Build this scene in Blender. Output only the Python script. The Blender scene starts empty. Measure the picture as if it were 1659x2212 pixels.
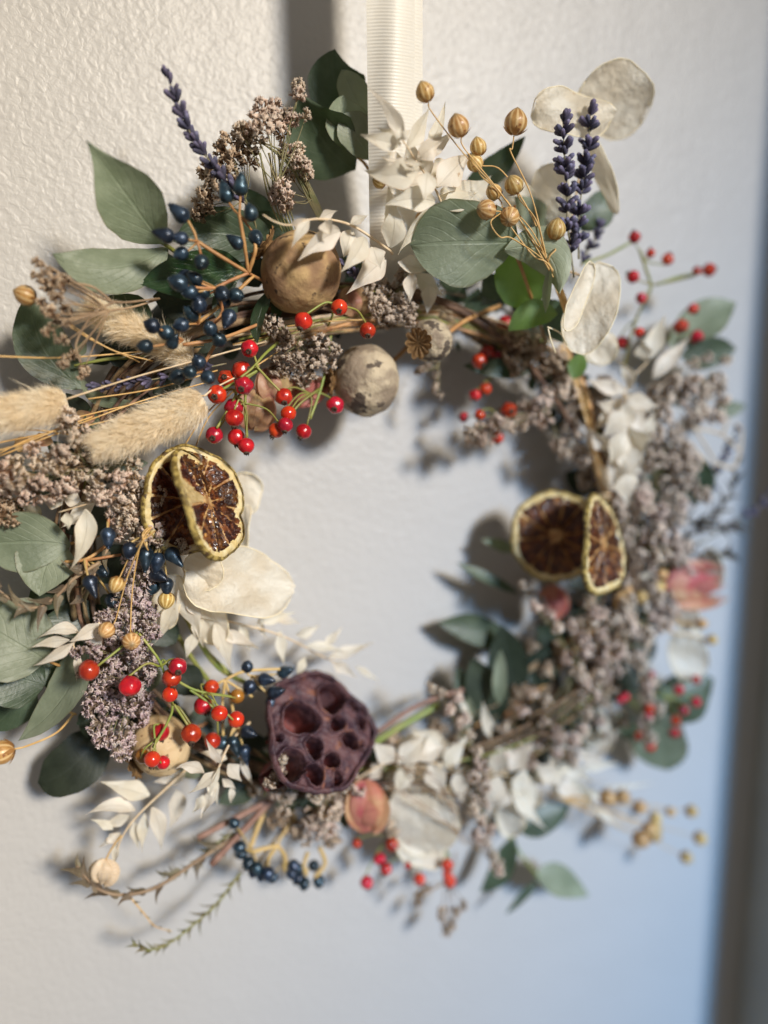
import bpy, math, random
import numpy as np
from mathutils import Vector, Matrix
random.seed(7); rng = np.random.default_rng(7)
SC = bpy.context.scene
# ------------------------------------------------------------------ camera, light, exposure
PITCH, YAW = math.radians(9), math.radians(20)
FPX, CU, CV = 1659.0, 829.5, 1106.0            # focal length and centre in units of a 1659 x 2212 picture
D0 = 0.364                                      # distance of the camera from the wall (wall is the plane y = 0)
Fw = np.array([math.sin(YAW)*math.cos(PITCH), math.cos(YAW)*math.cos(PITCH), -math.sin(PITCH)])
Rt = np.array([math.cos(YAW), -math.sin(YAW), 0.0])
Up = np.cross(Rt, Fw)
CAM = np.array([-0.13, -D0, 0.07])
cd = bpy.data.cameras.new("camera"); cam = bpy.data.objects.new("camera", cd); SC.collection.objects.link(cam)
M = Matrix(((Rt[0], Up[0], -Fw[0], CAM[0]), (Rt[1], Up[1], -Fw[1], CAM[1]), (Rt[2], Up[2], -Fw[2], CAM[2]), (0, 0, 0, 1)))
cam.matrix_world = M
cd.sensor_fit = 'VERTICAL'; cd.sensor_height = 36; cd.lens = 27.0; cd.clip_start = 0.01; cd.clip_end = 20
cd.dof.use_dof = True; cd.dof.focus_distance = 0.306; cd.dof.aperture_fstop = 2.05; cd.dof.aperture_blades = 0
SC.camera = cam
w = bpy.data.worlds.new("World"); SC.world = w; w.use_nodes = True
bg = w.node_tree.nodes['Background']; bg.inputs[0].default_value = (0.84, 0.78, 0.72, 1); bg.inputs[1].default_value = 0.235
SC.view_settings.view_transform = 'Standard'; SC.view_settings.look = 'None'
SC.view_settings.exposure = 0.0; SC.view_settings.gamma = 1
SC.cycles.max_bounces = 6; SC.cycles.transparent_max_bounces = 8
SC.cycles.use_denoising = True

# low daylight through a window above right of the viewer, an added blue spot for its sky, tinting the lower right wall
sl = bpy.data.lights.new("window_light_key", 'SPOT'); sl.energy = 1330; sl.color = (1.0, 0.885, 0.72); sl.shadow_soft_size = 0.40
sl.spot_size = math.radians(17.5); sl.spot_blend = 1.0
so = bpy.data.objects.new("window_light_key", sl); SC.collection.objects.link(so); so.location = (1.35, -4.05, 1.90)
so.rotation_euler = (Vector((-0.22, 0, -0.02))-Vector(so.location)).to_track_quat('-Z', 'Y').to_euler()
sl = bpy.data.lights.new("window_light_sky", 'SPOT'); sl.energy = 1080; sl.color = (0.16, 0.50, 1.0); sl.shadow_soft_size = 0.42
sl.spot_size = math.radians(15); sl.spot_blend = 1.0
so = bpy.data.objects.new("window_light_sky", sl); SC.collection.objects.link(so); so.location = (1.15, -3.20, 1.15)
so.rotation_euler = (Vector((0.37, 0, -0.27))-Vector(so.location)).to_track_quat('-Z', 'Y').to_euler()

# ------------------------------------------------------------------ helpers
def P(u, v, h=3.0):
    """point seen at picture position (u, v), h centimetres in front of the wall"""
    d = Fw + Rt*(u-CU)/FPX + Up*(CV-v)/FPX
    return CAM + d*((D0-h*0.01)/d[1])
def mpp(p):                                     # metres per picture unit at a world point
    return float(np.dot(p-CAM, Fw))/FPX
def V(dx, dy, dz=0.0):                          # direction: right, down, towards the camera
    a = Rt*dx-Up*dy-Fw*dz
    return a/np.linalg.norm(a)
def nrm(a): return a/(np.linalg.norm(a)+1e-12)

def new_mesh(name, v, f, uv=None, smooth=True):
    me = bpy.data.meshes.new(name)
    me.from_pydata([tuple(x) for x in np.asarray(v).tolist()], [], [tuple(q) for q in f])
    if uv is not None:
        l = me.uv_layers.new(name='UVMap')
        vi = np.empty(len(me.loops), dtype=np.int32); me.loops.foreach_get('vertex_index', vi)
        l.data.foreach_set('uv', np.asarray(uv, dtype=np.float32)[vi].ravel())
    if smooth: me.polygons.foreach_set('use_smooth', [True]*len(me.polygons))
    me.update()
    return me
def empty(name, loc, label, cat, group=None):
    o = bpy.data.objects.new(name, None); SC.collection.objects.link(o)
    o.location = tuple(loc); o.empty_display_size = .01
    o['label'] = label; o['category'] = cat
    if group: o['group'] = group
    return o
def put(name, me, m, parent=None, loc=None, mat3=None, kind=None, label=None):
    """link mesh object. loc (world) / mat3 place shared meshes; meshes in world units get loc = None"""
    o = bpy.data.objects.new(name, me); SC.collection.objects.link(o)
    if len(me.materials) == 0: me.materials.append(m)
    elif me.materials[0] is not m:
        o.material_slots[0].link = 'OBJECT'; o.material_slots[0].material = m
    root = np.zeros(3); q = parent
    if parent is not None: root = np.array(world_loc(parent))
    if loc is None: mw = Matrix.Translation(Vector(tuple(-root)))
    else:
        mw = Matrix.Translation(Vector(tuple(np.asarray(loc)-root)))
        if mat3 is not None: mw = mw @ Matrix([[*r, 0] for r in mat3.tolist()]+[[0, 0, 0, 1]])
    if parent is not None:
        o.parent = parent
        if parent.parent is not None:           # sub-part: cancel the part's own rotation and scale
            pm = parent.matrix_basis.copy()
            gr = np.array(parent.parent.location)
            if loc is None: mw = pm.inverted() @ Matrix.Translation(Vector(tuple(-gr)))
            else:
                mw = Matrix.Translation(Vector(tuple(np.asarray(loc)-gr)))
                if mat3 is not None: mw = mw @ Matrix([[*r, 0] for r in mat3.tolist()]+[[0, 0, 0, 1]])
                mw = pm.inverted() @ mw
    o.matrix_basis = mw
    if kind: o['kind'] = kind
    if label: o['label'] = label
    return o
def world_loc(o):
    return np.array(o.location) if o.parent is None else np.array(o.parent.location)+np.array(o.matrix_basis.translation)
def frame(z, x=None, roll=0.0, s=1.0, sz=None):
    """3x3 with columns x, y, z; z along the given world direction"""
    z = nrm(np.asarray(z)); a = x if x is not None else (np.array([0, 0, 1.0]) if abs(z[2]) < .9 else np.array([1.0, 0, 0]))
    x_ = nrm(np.cross(a, z)); y_ = np.cross(z, x_)
    c, d = math.cos(roll), math.sin(roll)
    X = x_*c+y_*d; Y = -x_*d+y_*c
    return np.stack([X*s, Y*s, z*(sz if sz else s)], axis=1)
def spline(pts, n=8):
    pts = [np.asarray(p, float) for p in pts]
    if len(pts) == 2: return np.array([pts[0]*(1-t)+pts[1]*t for t in np.linspace(0, 1, max(2, n//2))])
    q = [2*pts[0]-pts[1]]+pts+[2*pts[-1]-pts[-2]]; out = []
    for i in range(1, len(q)-2):
        for t in np.linspace(0, 1, n, endpoint=False):
            a, b, c, d = q[i-1], q[i], q[i+1], q[i+2]
            out.append(.5*((2*b)+(-a+c)*t+(2*a-5*b+4*c-d)*t*t+(-a+3*b-3*c+d)*t**3))
    out.append(q[-2]); return np.array(out)
class MB:
    def __init__(s): s.v = []; s.f = []; s.uv = []; s.n = 0
    def add(s, v, f, uv=None):
        v = np.asarray(v); s.v.append(v)
        s.f += [tuple(int(i)+s.n for i in q) for q in f]
        s.uv.append(np.asarray(uv) if uv is not None else np.zeros((len(v), 2))); s.n += len(v)
    def tube(s, pts, r0, r1=None, k=6, wob=0.0):
        """pts: world points; radii in metres"""
        pts = np.asarray(pts); n = len(pts); r1 = r0 if r1 is None else r1
        T = np.gradient(pts, axis=0); T /= (np.linalg.norm(T, axis=1)[:, None]+1e-12)
        a = np.array([.3, .2, 1.0]) if abs(T[0][2]) < .85 else np.array([1.0, .1, 0])
        N = nrm(np.cross(T[0], a)); vs = []; uvs = []
        for i in range(n):
            N = nrm(N-T[i]*np.dot(N, T[i])); B = np.cross(T[i], N); r = r0+(r1-r0)*i/(n-1)
            if wob: r *= 1+rng.uniform(-wob, wob)
            for j in range(k):
                an = 2*math.pi*j/k; vs.append(pts[i]+(N*math.cos(an)+B*math.sin(an))*r); uvs.append((i/(n-1), j/k))
        f = [(i*k+j, i*k+(j+1) % k, (i+1)*k+(j+1) % k, (i+1)*k+j) for i in range(n-1) for j in range(k)]
        f += [tuple(range(k-1, -1, -1)), tuple((n-1)*k+j for j in range(k))]
        s.add(vs, f, uvs)
    def mesh(s, name, smooth=True):
        return new_mesh(name, np.concatenate(s.v), s.f, np.concatenate(s.uv), smooth)
    def build(s, name, m, parent=None, **k):
        return put(name, s.mesh(name), m, parent, **k)
def px_path(pp, n=8): return spline([P(*p) for p in pp], n)
def stem(name, pp, r, m, parent, r1=None, k=6, wob=0.06):
    pts = px_path(pp); sc = mpp(pts[0]); b = MB(); b.tube(pts, r*sc, (r if r1 is None else r1)*sc, k, wob)
    return b.build(name, m, parent)
def lathe(prof, k=20, fn=None):
    """prof: list (r, z); fn(theta, t) -> (radius factor, dz)"""
    v = []; uv = []
    n = len(prof)
    for i, (r, z) in enumerate(prof):
        for j in range(k):
            a = 2*math.pi*j/k; q, dz = fn(a, i/(n-1)) if fn else (1, 0)
            v.append((r*q*math.cos(a), r*q*math.sin(a), z+dz)); uv.append((j/k, i/(n-1)))
    f = [(i*k+j, i*k+(j+1) % k, (i+1)*k+(j+1) % k, (i+1)*k+j) for i in range(n-1) for j in range(k)]
    f += [tuple(range(k-1, -1, -1)), tuple((n-1)*k+j for j in range(k))]
    return np.array(v), f, np.array(uv)
def sphere_prof(n=12, sy=1.0, tip=0.0):
    out = []
    for i in range(n+1):
        a = math.pi*i/n; r = math.sin(a); z = -math.cos(a)*sy
        if tip and z > 0: z = z+tip*max(0, (i/n-.62)/.38)**2
        out.append((max(r, .02), z))
    return out
def nz(a, b, seed=0):                          # cheap smooth 2D noise made of sines
    return (math.sin(a*1.7+seed)+math.sin(b*2.3+seed*1.3+a*.7)+math.sin((a+b)*1.1+seed*2.1)+math.sin(a*3.9-b*2.7+seed))/4

# ------------------------------------------------------------------ materials
def mat(name, c1, c2=None, scale=200, rough=.6, bump=0.0, bscale=None, transl=0.0, tcol=None, vary=0.0, huev=0.0,
        ramp=(.35, .65), metallic=0.0, coat=0.0, sheen=0.0, uv=None, spec=.5, detail=4, sss=0.0, spots=None, wave=None, unit=1.0):
    m = bpy.data.materials.new(name); m.use_nodes = True; nt = m.node_tree; N = nt.nodes; L = nt.links
    scale *= unit; bscale = bscale*unit if bscale else None
    if spots: spots = (spots[0], spots[1]*unit, spots[2])
    pb = N['Principled BSDF']; out = N['Material Output']
    tc = N.new('ShaderNodeTexCoord')
    def rgb(c): return (*c, 1)
    def noise(sc, det=4, src='Object'):
        n = N.new('ShaderNodeTexNoise'); n.inputs['Scale'].default_value = sc; n.inputs['Detail'].default_value = det
        L.new(tc.outputs[src], n.inputs['Vector']); return n
    def mix(fac, a, b, mode='MIX'):
        n = N.new('ShaderNodeMix'); n.data_type = 'RGBA'; n.blend_type = mode
        for k, x in ((0, fac), (6, a), (7, b)):
            if isinstance(x, (int, float)): n.inputs[k].default_value = x
            elif isinstance(x, tuple): n.inputs[k].default_value = rgb(x)
            else: L.new(x, n.inputs[k])
        return n.outputs[2]
    def remap(x, a, b, c=0., d=1.):
        n = N.new('ShaderNodeMapRange'); n.interpolation_type = 'SMOOTHSTEP'
        for k, q in zip((1, 2, 3, 4), (a, b, c, d)): n.inputs[k].default_value = q
        L.new(x, n.inputs[0]); return n.outputs[0]
    def mth(op, a, b=None):
        n = N.new('ShaderNodeMath'); n.operation = op
        for k, x in ((0, a), (1, b)):
            if x is None: continue
            if isinstance(x, (int, float)): n.inputs[k].default_value = x
            else: L.new(x, n.inputs[k])
        return n.outputs[0]
    c2 = c2 or c1
    n1 = noise(scale, detail)
    col = mix(remap(n1.outputs[0], *ramp), c1, c2)
    hgt = None
    if spots:                                   # (colour, scale, threshold)
        n3 = noise(spots[1], 3); col = mix(remap(n3.outputs[0], spots[2], spots[2]+.06), col, spots[0])
    if uv in ('leaf', 'veined', 'dry'):
        sp = N.new('ShaderNodeSeparateXYZ'); L.new(tc.outputs['UV'], sp.inputs[0])
        s = mth('ABSOLUTE', mth('SUBTRACT', sp.outputs[1], .5))
        rib = remap(s, .012, .03, 1, 0)
        wv = N.new('ShaderNodeTexWave'); wv.wave_type = 'BANDS'; wv.bands_direction = 'X'
        cb = N.new('ShaderNodeCombineXYZ')
        k = {'leaf': 1.1, 'veined': 1.0, 'dry': .25}[uv]; f = {'leaf': 2.2, 'veined': 2.6, 'dry': 5}[uv]
        if uv == 'dry':
            L.new(sp.outputs[1], cb.inputs[0]); L.new(sp.outputs[0], cb.inputs[1])
        else:
            L.new(mth('SUBTRACT', sp.outputs[0], mth('MULTIPLY', s, k)), cb.inputs[0]); L.new(sp.outputs[1], cb.inputs[1])
        L.new(cb.outputs[0], wv.inputs[0]); wv.inputs['Scale'].default_value = f
        wv.inputs['Distortion'].default_value = 1.2; wv.inputs['Detail Scale'].default_value = 2
        vn = remap(wv.outputs[1], .90, 1.0)
        fac = mth('MULTIPLY', mth('MAXIMUM', mth('MULTIPLY', vn, .35 if uv != 'dry' else .5), rib), {'leaf': .35, 'veined': .5, 'dry': .45}[uv])
        vc = tuple(min(1, x*1.55+.03) for x in c1) if uv != 'dry' else tuple(x*.72 for x in c1)
        col = mix(fac, col, vc); hgt = fac
        edge = remap(s, .465, .495)
        col = mix(mth('MULTIPLY', edge, .45), col, tuple(x*f_ for x, f_ in zip(c1, (.9, .62, .5))))
    if uv == 'floret' or uv == 'bud':
        sp = N.new('ShaderNodeSeparateXYZ'); L.new(tc.outputs['UV'], sp.inputs[0])
        col = mix(remap(sp.outputs[1], .25, .95), tcol if uv == 'floret' else tuple(x*.5 for x in c1), col)
    if uv == 'ridge':                           # light and dark meridians
        sp = N.new('ShaderNodeSeparateXYZ'); L.new(tc.outputs['UV'], sp.inputs[0])
        cs = mth('COSINE', mth('MULTIPLY', sp.outputs[0], 2*math.pi*10))
        col = mix(mth('MULTIPLY', remap(cs, -.2, 1), .75), col, tcol)
        col = mix(remap(sp.outputs[1], .80, 1.0), col, tuple(x*.35 for x in tcol))
    if vary or huev:
        oi = N.new('ShaderNodeObjectInfo'); hs = N.new('ShaderNodeHueSaturation')
        L.new(col, hs.inputs['Color'])
        L.new(remap(oi.outputs['Random'], 0, 1, 1-vary, 1+vary), hs.inputs['Value'])
        r2 = mth('FRACT', mth('MULTIPLY', oi.outputs['Random'], 17.3))
        L.new(remap(r2, 0, 1, .5-huev, .5+huev), hs.inputs['Hue']); col = hs.outputs[0]
    L.new(col, pb.inputs['Base Color'])
    pb.inputs['Roughness'].default_value = rough; pb.inputs['Metallic'].default_value = metallic
    pb.inputs['Coat Weight'].default_value = coat; pb.inputs['Sheen Weight'].default_value = sheen
    pb.inputs['Coat Roughness'].default_value = .12
    pb.inputs['Specular IOR Level'].default_value = spec
    if sss: pb.inputs['Subsurface Weight'].default_value = sss; pb.inputs['Subsurface Radius'].default_value = (.003, .001, .0006)
    if bump:
        b = N.new('ShaderNodeBump'); b.inputs['Strength'].default_value = 1.0; b.inputs['Distance'].default_value = bump
        nb = noise(bscale or scale*2, 5); hh = nb.outputs[0]
        if hgt is not None: hh = mth('SUBTRACT', hh, mth('MULTIPLY', hgt, 1.6))
        L.new(hh, b.inputs['Height']); L.new(b.outputs[0], pb.inputs['Normal'])
    if transl:
        t = N.new('ShaderNodeBsdfTranslucent'); ms = N.new('ShaderNodeMixShader'); ms.inputs[0].default_value = transl
        if tcol and uv not in ('floret', 'ridge'): t.inputs[0].default_value = rgb(tcol)
        else: L.new(col, t.inputs[0])
        L.new(pb.outputs[0], ms.inputs[1]); L.new(t.outputs[0], ms.inputs[2]); L.new(ms.outputs[0], out.inputs[0])
    return m
MT = dict(
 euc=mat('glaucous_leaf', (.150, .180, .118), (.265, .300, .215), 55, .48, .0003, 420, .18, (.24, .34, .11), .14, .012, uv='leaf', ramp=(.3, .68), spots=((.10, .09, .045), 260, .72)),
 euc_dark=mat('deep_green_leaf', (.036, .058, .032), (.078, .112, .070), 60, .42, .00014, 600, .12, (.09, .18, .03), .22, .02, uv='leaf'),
 euc_shaded=mat('painted_shade_leaf', (.014, .024, .013), (.030, .044, .026), 80, .5, .0001, 900, .08, (.05, .10, .02), .3, .03, uv='leaf'),  # darkened leaf green: shade deep in the ring is put into the colour
 euc_pale=mat('pale_green_leaf', (.235, .275, .185), (.33, .37, .26), 55, .48, .0003, 420, .22, (.34, .44, .18), .08, .012, uv='leaf'),
 euc_lit=mat('backlit_green_leaf', (.115, .20, .055), (.16, .25, .09), 80, .45, .0001, 900, .35, (.25, .48, .05), .1, .01, uv='leaf'),  # backlit brightness put into the green and its translucent tint
 gloss=mat('glossy_veined_leaf', (.022, .050, .020), (.040, .075, .030), 200, .30, .0003, 700, .1, (.07, .18, .02), .1, .01, uv='veined'),
 ruscus=mat('bleached_leaf', (.84, .76, .62), (.93, .88, .77), 130, .5, .00022, 500, .34, (.94, .86, .68), .07, .01, uv='dry', spots=((.58, .42, .25), 240, .69)),
 rusc_stem=mat('bleached_stem', (.62, .46, .28), (.72, .58, .40), 300, .6, .0001, 1500, vary=.1),
 honesty=mat('honesty_membrane', (.80, .70, .54), (.93, .88, .76), 70, .42, .0016, 260, .42, (.95, .87, .70), .05, .0, spots=((.60, .40, .22), 150, .71), sheen=.3),
 honesty_rim=mat('honesty_rim', (.80, .68, .44), (.86, .77, .55), 300, .45, vary=.05),
 flax=mat('flax_pod', (.42, .22, .06), (.60, .37, .12), 300, .42, .0003, 700, .12, (.86, .66, .32), .16, .012, uv='ridge', coat=.1, spots=((.30, .13, .04), 300, .60), unit=.004),
 flax_stem=mat('flax_stem', (.60, .36, .12), (.70, .46, .19), 200, .45, vary=.12),
 hip=mat('rosehip_skin', (.34, .006, .008), (.54, .020, .010), 260, .25, .0006, 300, vary=.22, huev=.010, coat=.3, sss=.05, detail=3, unit=.0037),
 hip_orange=mat('orange_rosehip_skin', (.62, .050, .010), (.55, .022, .010), 260, .22, .00015, 420, coat=.35, sss=.05, unit=.0037),
 hip_brown=mat('ochre_berry_skin', (.36, .15, .02), (.25, .10, .015), 260, .25, .0002, 500, coat=.4, unit=0.0037),
 calyx=mat('dark_calyx', (.035, .018, .010), (.09, .05, .03), 900, .8, .0003, 2500, unit=0.0037),
 gstem=mat('green_stem', (.20, .24, .045), (.28, .27, .07), 150, .45, .0001, 1200, vary=.2, huev=.02),
 blue=mat('blue_berry_skin', (.010, .021, .036), (.034, .064, .10), 300, .34, .0003, 500, metallic=.5, vary=.35, huev=.02, spec=.8, coat=.08, unit=.003),
 ostem=mat('orange_brown_stem', (.42, .20, .075), (.52, .29, .11), 200, .5, .00012, 1500, vary=.12, huev=.01),
 ystem=mat('ochre_stem', (.52, .36, .13), (.60, .42, .18), 200, .5, .00012, 1500, vary=.1),
 lav=mat('lavender_bud', (.080, .072, .130), (.23, .21, .34), 900, .8, .0003, 1500, vary=.35, huev=.02, uv='bud', unit=.0045),
 lav_stem=mat('lavender_stem', (.16, .15, .08), (.26, .22, .13), 300, .7),
 stat=mat('statice_flower', (.86, .67, .54), (.92, .80, .67), 500, .75, transl=.28, tcol=(.30, .19, .11), vary=.12, huev=.012, uv='floret', ramp=(.4, .6), unit=.004),
 stat_mauve=mat('mauve_statice_flower', (.60, .44, .48), (.86, .74, .68), 420, .75, transl=.25, tcol=(.28, .20, .14), vary=.12, huev=.015, uv='floret', unit=.004),
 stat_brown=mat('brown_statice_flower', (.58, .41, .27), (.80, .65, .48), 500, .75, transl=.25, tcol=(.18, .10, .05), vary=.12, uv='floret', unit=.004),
 stat_grey=mat('grey_statice_flower', (.58, .46, .37), (.80, .67, .54), 500, .8, transl=.22, tcol=(.20, .13, .075), vary=.12, uv='floret', unit=.004),
 sstem=mat('statice_stem', (.15, .15, .06), (.24, .20, .10), 200, .6, vary=.15),
 bstem=mat('brown_fine_stem', (.26, .17, .10), (.36, .25, .15), 200, .6, vary=.15),
 fur=mat('bunny_tail_hair', (.92, .79, .59), (.95, .87, .72), 120, .5, transl=.42, tcol=(.97, .88, .70), vary=.04),
 rind=mat('dried_lime_rind', (.15, .10, .02), (.46, .34, .10), 420, .55, .0008, 700, ramp=(.4, .62), spots=((.08, .045, .018), 300, .60), unit=.022),
 pith=mat('dried_lime_pith', (.74, .57, .25), (.84, .72, .42), 250, .55, .0006, 700, .15, (.85, .7, .35), spots=((.50, .28, .08), 400, .66), unit=.022),
 membrane=mat('dried_lime_membrane', (.34, .15, .045), (.62, .40, .17), 330, .45, .0006, 700, .2, (.8, .4, .1), unit=.022),
 pulp=mat('dried_lime_pulp', (.028, .009, .006), (.22, .075, .018), 300, .30, .0014, 500, .20, (.75, .22, .03), .3, .01, ramp=(.42, .68), coat=.3, spots=((.55, .27, .07), 330, .64), unit=.022),
 pulp_pale=mat('pale_lime_membrane', (.58, .44, .20), (.70, .56, .30), 300, .4, .0003, 900, .3, (.8, .6, .3), unit=0.022),
 poppy=mat('poppy_head_skin', (.26, .155, .085), (.50, .34, .16), 62, .75, .0010, 260, vary=.08, ramp=(.38, .62), spec=.25, spots=((.09, .06, .04), 130, .585), unit=.015),
 poppy_grey=mat('grey_poppy_head_skin', (.26, .20, .14), (.50, .41, .28), 90, .75, .0012, 300, vary=.06, ramp=(.4, .6), spots=((.10, .075, .055), 110, .55), unit=.015),
 poppy_tan=mat('tan_poppy_head_skin', (.52, .36, .18), (.60, .45, .26), 90, .6, .0004, 420, spots=((.22, .13, .06), 330, .60), unit=0.013),
 crown=mat('poppy_crown', (.16, .085, .03), (.28, .16, .06), 500, .75, .0004, 1500, unit=0.013),
 lotus=mat('lotus_pod', (.042, .017, .026), (.115, .050, .052), 150, .6, .0020, 260, ramp=(.38, .62), spots=((.20, .075, .045), 170, .63), vary=.05, unit=.025),
 lotus_in=mat('lotus_cavity', (.060, .010, .012), (.20, .045, .035), 150, .6, .0005, 500, unit=0.025),
 twig=mat('brown_twig', (.09, .055, .032), (.22, .14, .075), 250, .75, .0004, 900, vary=.4, huev=.02),
 rose_twig=mat('pinkish_brown_twig', (.26, .14, .10), (.33, .19, .14), 300, .6, .0002, 1200),
 papery=mat('papery_bud', (.46, .23, .15), (.60, .40, .22), 120, .4, .0004, 500, .3, (.75, .42, .25), .1, .02, uv='dry', ramp=(.4, .6)),
 pink=mat('dusty_pink_petal', (.60, .16, .13), (.72, .40, .24), 110, .5, .0003, 500, .3, (.85, .40, .28), .15, .02, uv='dry', ramp=(.38, .62)),
 cream=mat('cream_pod', (.66, .50, .34), (.74, .60, .44), 200, .5, .0002, 900, .15, (.8, .62, .4), uv='ridge'),
 rosm=mat('olive_needle', (.10, .09, .040), (.19, .16, .075), 300, .5, .0002, 1200, .15, (.25, .22, .06), .35, .02),
 dark_needle=mat('dark_brown_leaf', (.035, .028, .020), (.08, .065, .045), 150, .5, .0003, 900),
 thistle=mat('bronze_spiky_leaf', (.15, .115, .075), (.24, .20, .13), 150, .45, .0003, 900, .1, (.3, .25, .1), .2, .02, uv='dry'),
 ribbon=mat('cream_ribbon', (.86, .82, .73), (.88, .845, .76), 300, .42, .00008, 4000, .12, (.88, .84, .74), sheen=.3),
 wire=mat('silver_wire', (.5, .5, .5), None, 200, .3, metallic=1.0),
)

# ------------------------------------------------------------------ the setting: wall with its rounded corner, the reveal beyond
def wall_material():
    m = bpy.data.materials.new('rollered_paint'); m.use_nodes = True; N = m.node_tree.nodes; L = m.node_tree.links
    pb = N['Principled BSDF']; tc = N.new('ShaderNodeTexCoord')
    big = N.new('ShaderNodeTexNoise'); big.inputs['Scale'].default_value = 9; L.new(tc.outputs['Object'], big.inputs[0])
    mx = N.new('ShaderNodeMix'); mx.data_type = 'RGBA'; L.new(big.outputs[0], mx.inputs[0])
    mx.inputs[6].default_value = (.465, .452, .435, 1); mx.inputs[7].default_value = (.50, .487, .47, 1)
    L.new(mx.outputs[2], pb.inputs['Base Color']); pb.inputs['Roughness'].default_value = .42
    n1 = N.new('ShaderNodeTexNoise'); n1.inputs['Scale'].default_value = 340; n1.inputs['Detail'].default_value = 3.5
    n1.inputs['Distortion'].default_value = .6; L.new(tc.outputs['Object'], n1.inputs[0])
    n2 = N.new('ShaderNodeTexVoronoi'); n2.feature = 'SMOOTH_F1'; n2.inputs['Scale'].default_value = 420; L.new(tc.outputs['Object'], n2.inputs[0])
    ad = N.new('ShaderNodeMath'); ad.operation = 'MULTIPLY_ADD'; L.new(n2.outputs[0], ad.inputs[0]); ad.inputs[1].default_value = -.45; L.new(n1.outputs[0], ad.inputs[2])
    n3 = N.new('ShaderNodeTexNoise'); n3.inputs['Scale'].default_value = 40; n3.inputs['Detail'].default_value = 2; L.new(tc.outputs['Object'], n3.inputs[0])
    a2 = N.new('ShaderNodeMath'); a2.operation = 'MULTIPLY_ADD'; L.new(n3.outputs[0], a2.inputs[0]); a2.inputs[1].default_value = 1.6; L.new(ad.outputs[0], a2.inputs[2])
    b = N.new('ShaderNodeBump'); b.inputs['Distance'].default_value = .00048; b.inputs['Strength'].default_value = .85
    L.new(a2.outputs[0], b.inputs['Height']); L.new(b.outputs[0], pb.inputs['Normal'])
    return m
wm = wall_material()
XE = float(P(1612, 1850, 0)[0])                 # where the frame stands proud of the wall
o = put('wall', new_mesh('wall', [(-3, 0, -2), (XE+.02, 0, -2), (XE+.02, 0, 2), (-3, 0, 2)], [(0, 1, 2, 3)], smooth=False), wm); o['kind'] = 'structure'
rm = mat('grey_olive_paint', (.34, .335, .30), (.38, .375, .335), 20, .6, .0003, 300)
prof = [(XE, .003), (XE, -.091)]+[(XE+.014-.014*math.cos(t), -.091-.014*math.sin(t)) for t in np.linspace(.2, math.pi/2, 6)]+[(XE+.5, -.105), (XE+.5, .003)]
v = [(x, y, z) for z in (-1.5, 1.5) for x, y in prof]; k = len(prof)
f = [(i, (i+1) % k, k+(i+1) % k, k+i) for i in range(k)]+[tuple(range(k-1, -1, -1)), tuple(range(k, 2*k))]
o = put('door_frame', new_mesh('door_frame', v, f, smooth=False), rm)
o['label'] = 'blurred grey olive frame post along the right edge of the wall'; o['category'] = 'frame'

# ------------------------------------------------------------------ leaves
PROF = dict(
 euc=[(0, .06), (.06, .34), (.18, .74), (.35, .98), (.5, 1), (.68, .84), (.84, .5), (.94, .2), (1, .0)],
 round=[(0, .15), (.06, .5), (.2, .86), (.4, 1), (.6, .98), (.8, .76), (.92, .44), (1, .0)],
 acum=[(0, .06), (.08, .5), (.22, .88), (.38, 1), (.55, .86), (.7, .56), (.82, .27), (.92, .10), (1, 0)],
 lance=[(0, .10), (.10, .46), (.26, .92), (.36, 1), (.54, .73), (.72, .38), (.87, .15), (1, 0)],
 spike=[(0, .75), (.12, 1), (.35, .66), (.65, .32), (.85, .14), (1, 0)],
 blade=[(0, .3), (.2, .9), (.4, 1), (.7, .65), (1, 0)],
 disc=[(0, .26), (.04, .52), (.12, .76), (.28, .95), (.5, 1), (.72, .95), (.88, .76), (.96, .52), (1, .26)])
def leaf_geo(b, c, t, wpx, prof='euc', tilt=0.0, cup=.15, wave=.04, nt=18, ns=8, seed=0, curl=0.0):
    A, C_, B = P(*b), P(*c), P(*t)
    wm_ = wpx*mpp((A+B)/2); xs, ys = zip(*PROF[prof]); v = []; uv = []
    edge_l = rng.uniform(0, 6); edge_r = rng.uniform(0, 6)
    for i in range(nt+1):
        q = i/nt
        c0 = A*(1-q)**2+2*C_*q*(1-q)+B*q*q; T = nrm(2*(1-q)*(C_-A)+2*q*(B-C_))
        view = nrm(CAM-c0); N0 = nrm(view-T*np.dot(view, T)); S0 = np.cross(T, N0)
        tl = tilt+curl*(q-.4)
        N = N0*math.cos(tl)+S0*math.sin(tl); S = np.cross(T, N)
        wd = float(np.interp(q, xs, ys))*wm_
        for j in range(ns+1):
            s = 2*j/ns-1; e = 1+.05*math.sin(q*9+(edge_l if s < 0 else edge_r))*abs(s)
            dz = cup*(abs(s)*.45+s*s*.55)*wd + wave*wm_*math.sin(q*7+s*2.3+seed)*(.25+.75*abs(s)) + .018*wm_*math.sin(q*23+s*9+seed)
            v.append(c0+S*s*wd*e+N*dz); uv.append((q, s*.5+.5))
    k = ns+1
    f = [(i*k+j, i*k+j+1, (i+1)*k+j+1, (i+1)*k+j) for i in range(nt) for j in range(ns)]
    return v, f, uv
def mid(b, t, bow=0.0, dh=0.0):
    d = np.array([t[0]-b[0], t[1]-b[1]]); n = np.array([-d[1], d[0]])
    return ((b[0]+t[0])/2+n[0]*bow, (b[1]+t[1])/2+n[1]*bow, (b[2]+t[2])/2+dh)
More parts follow.
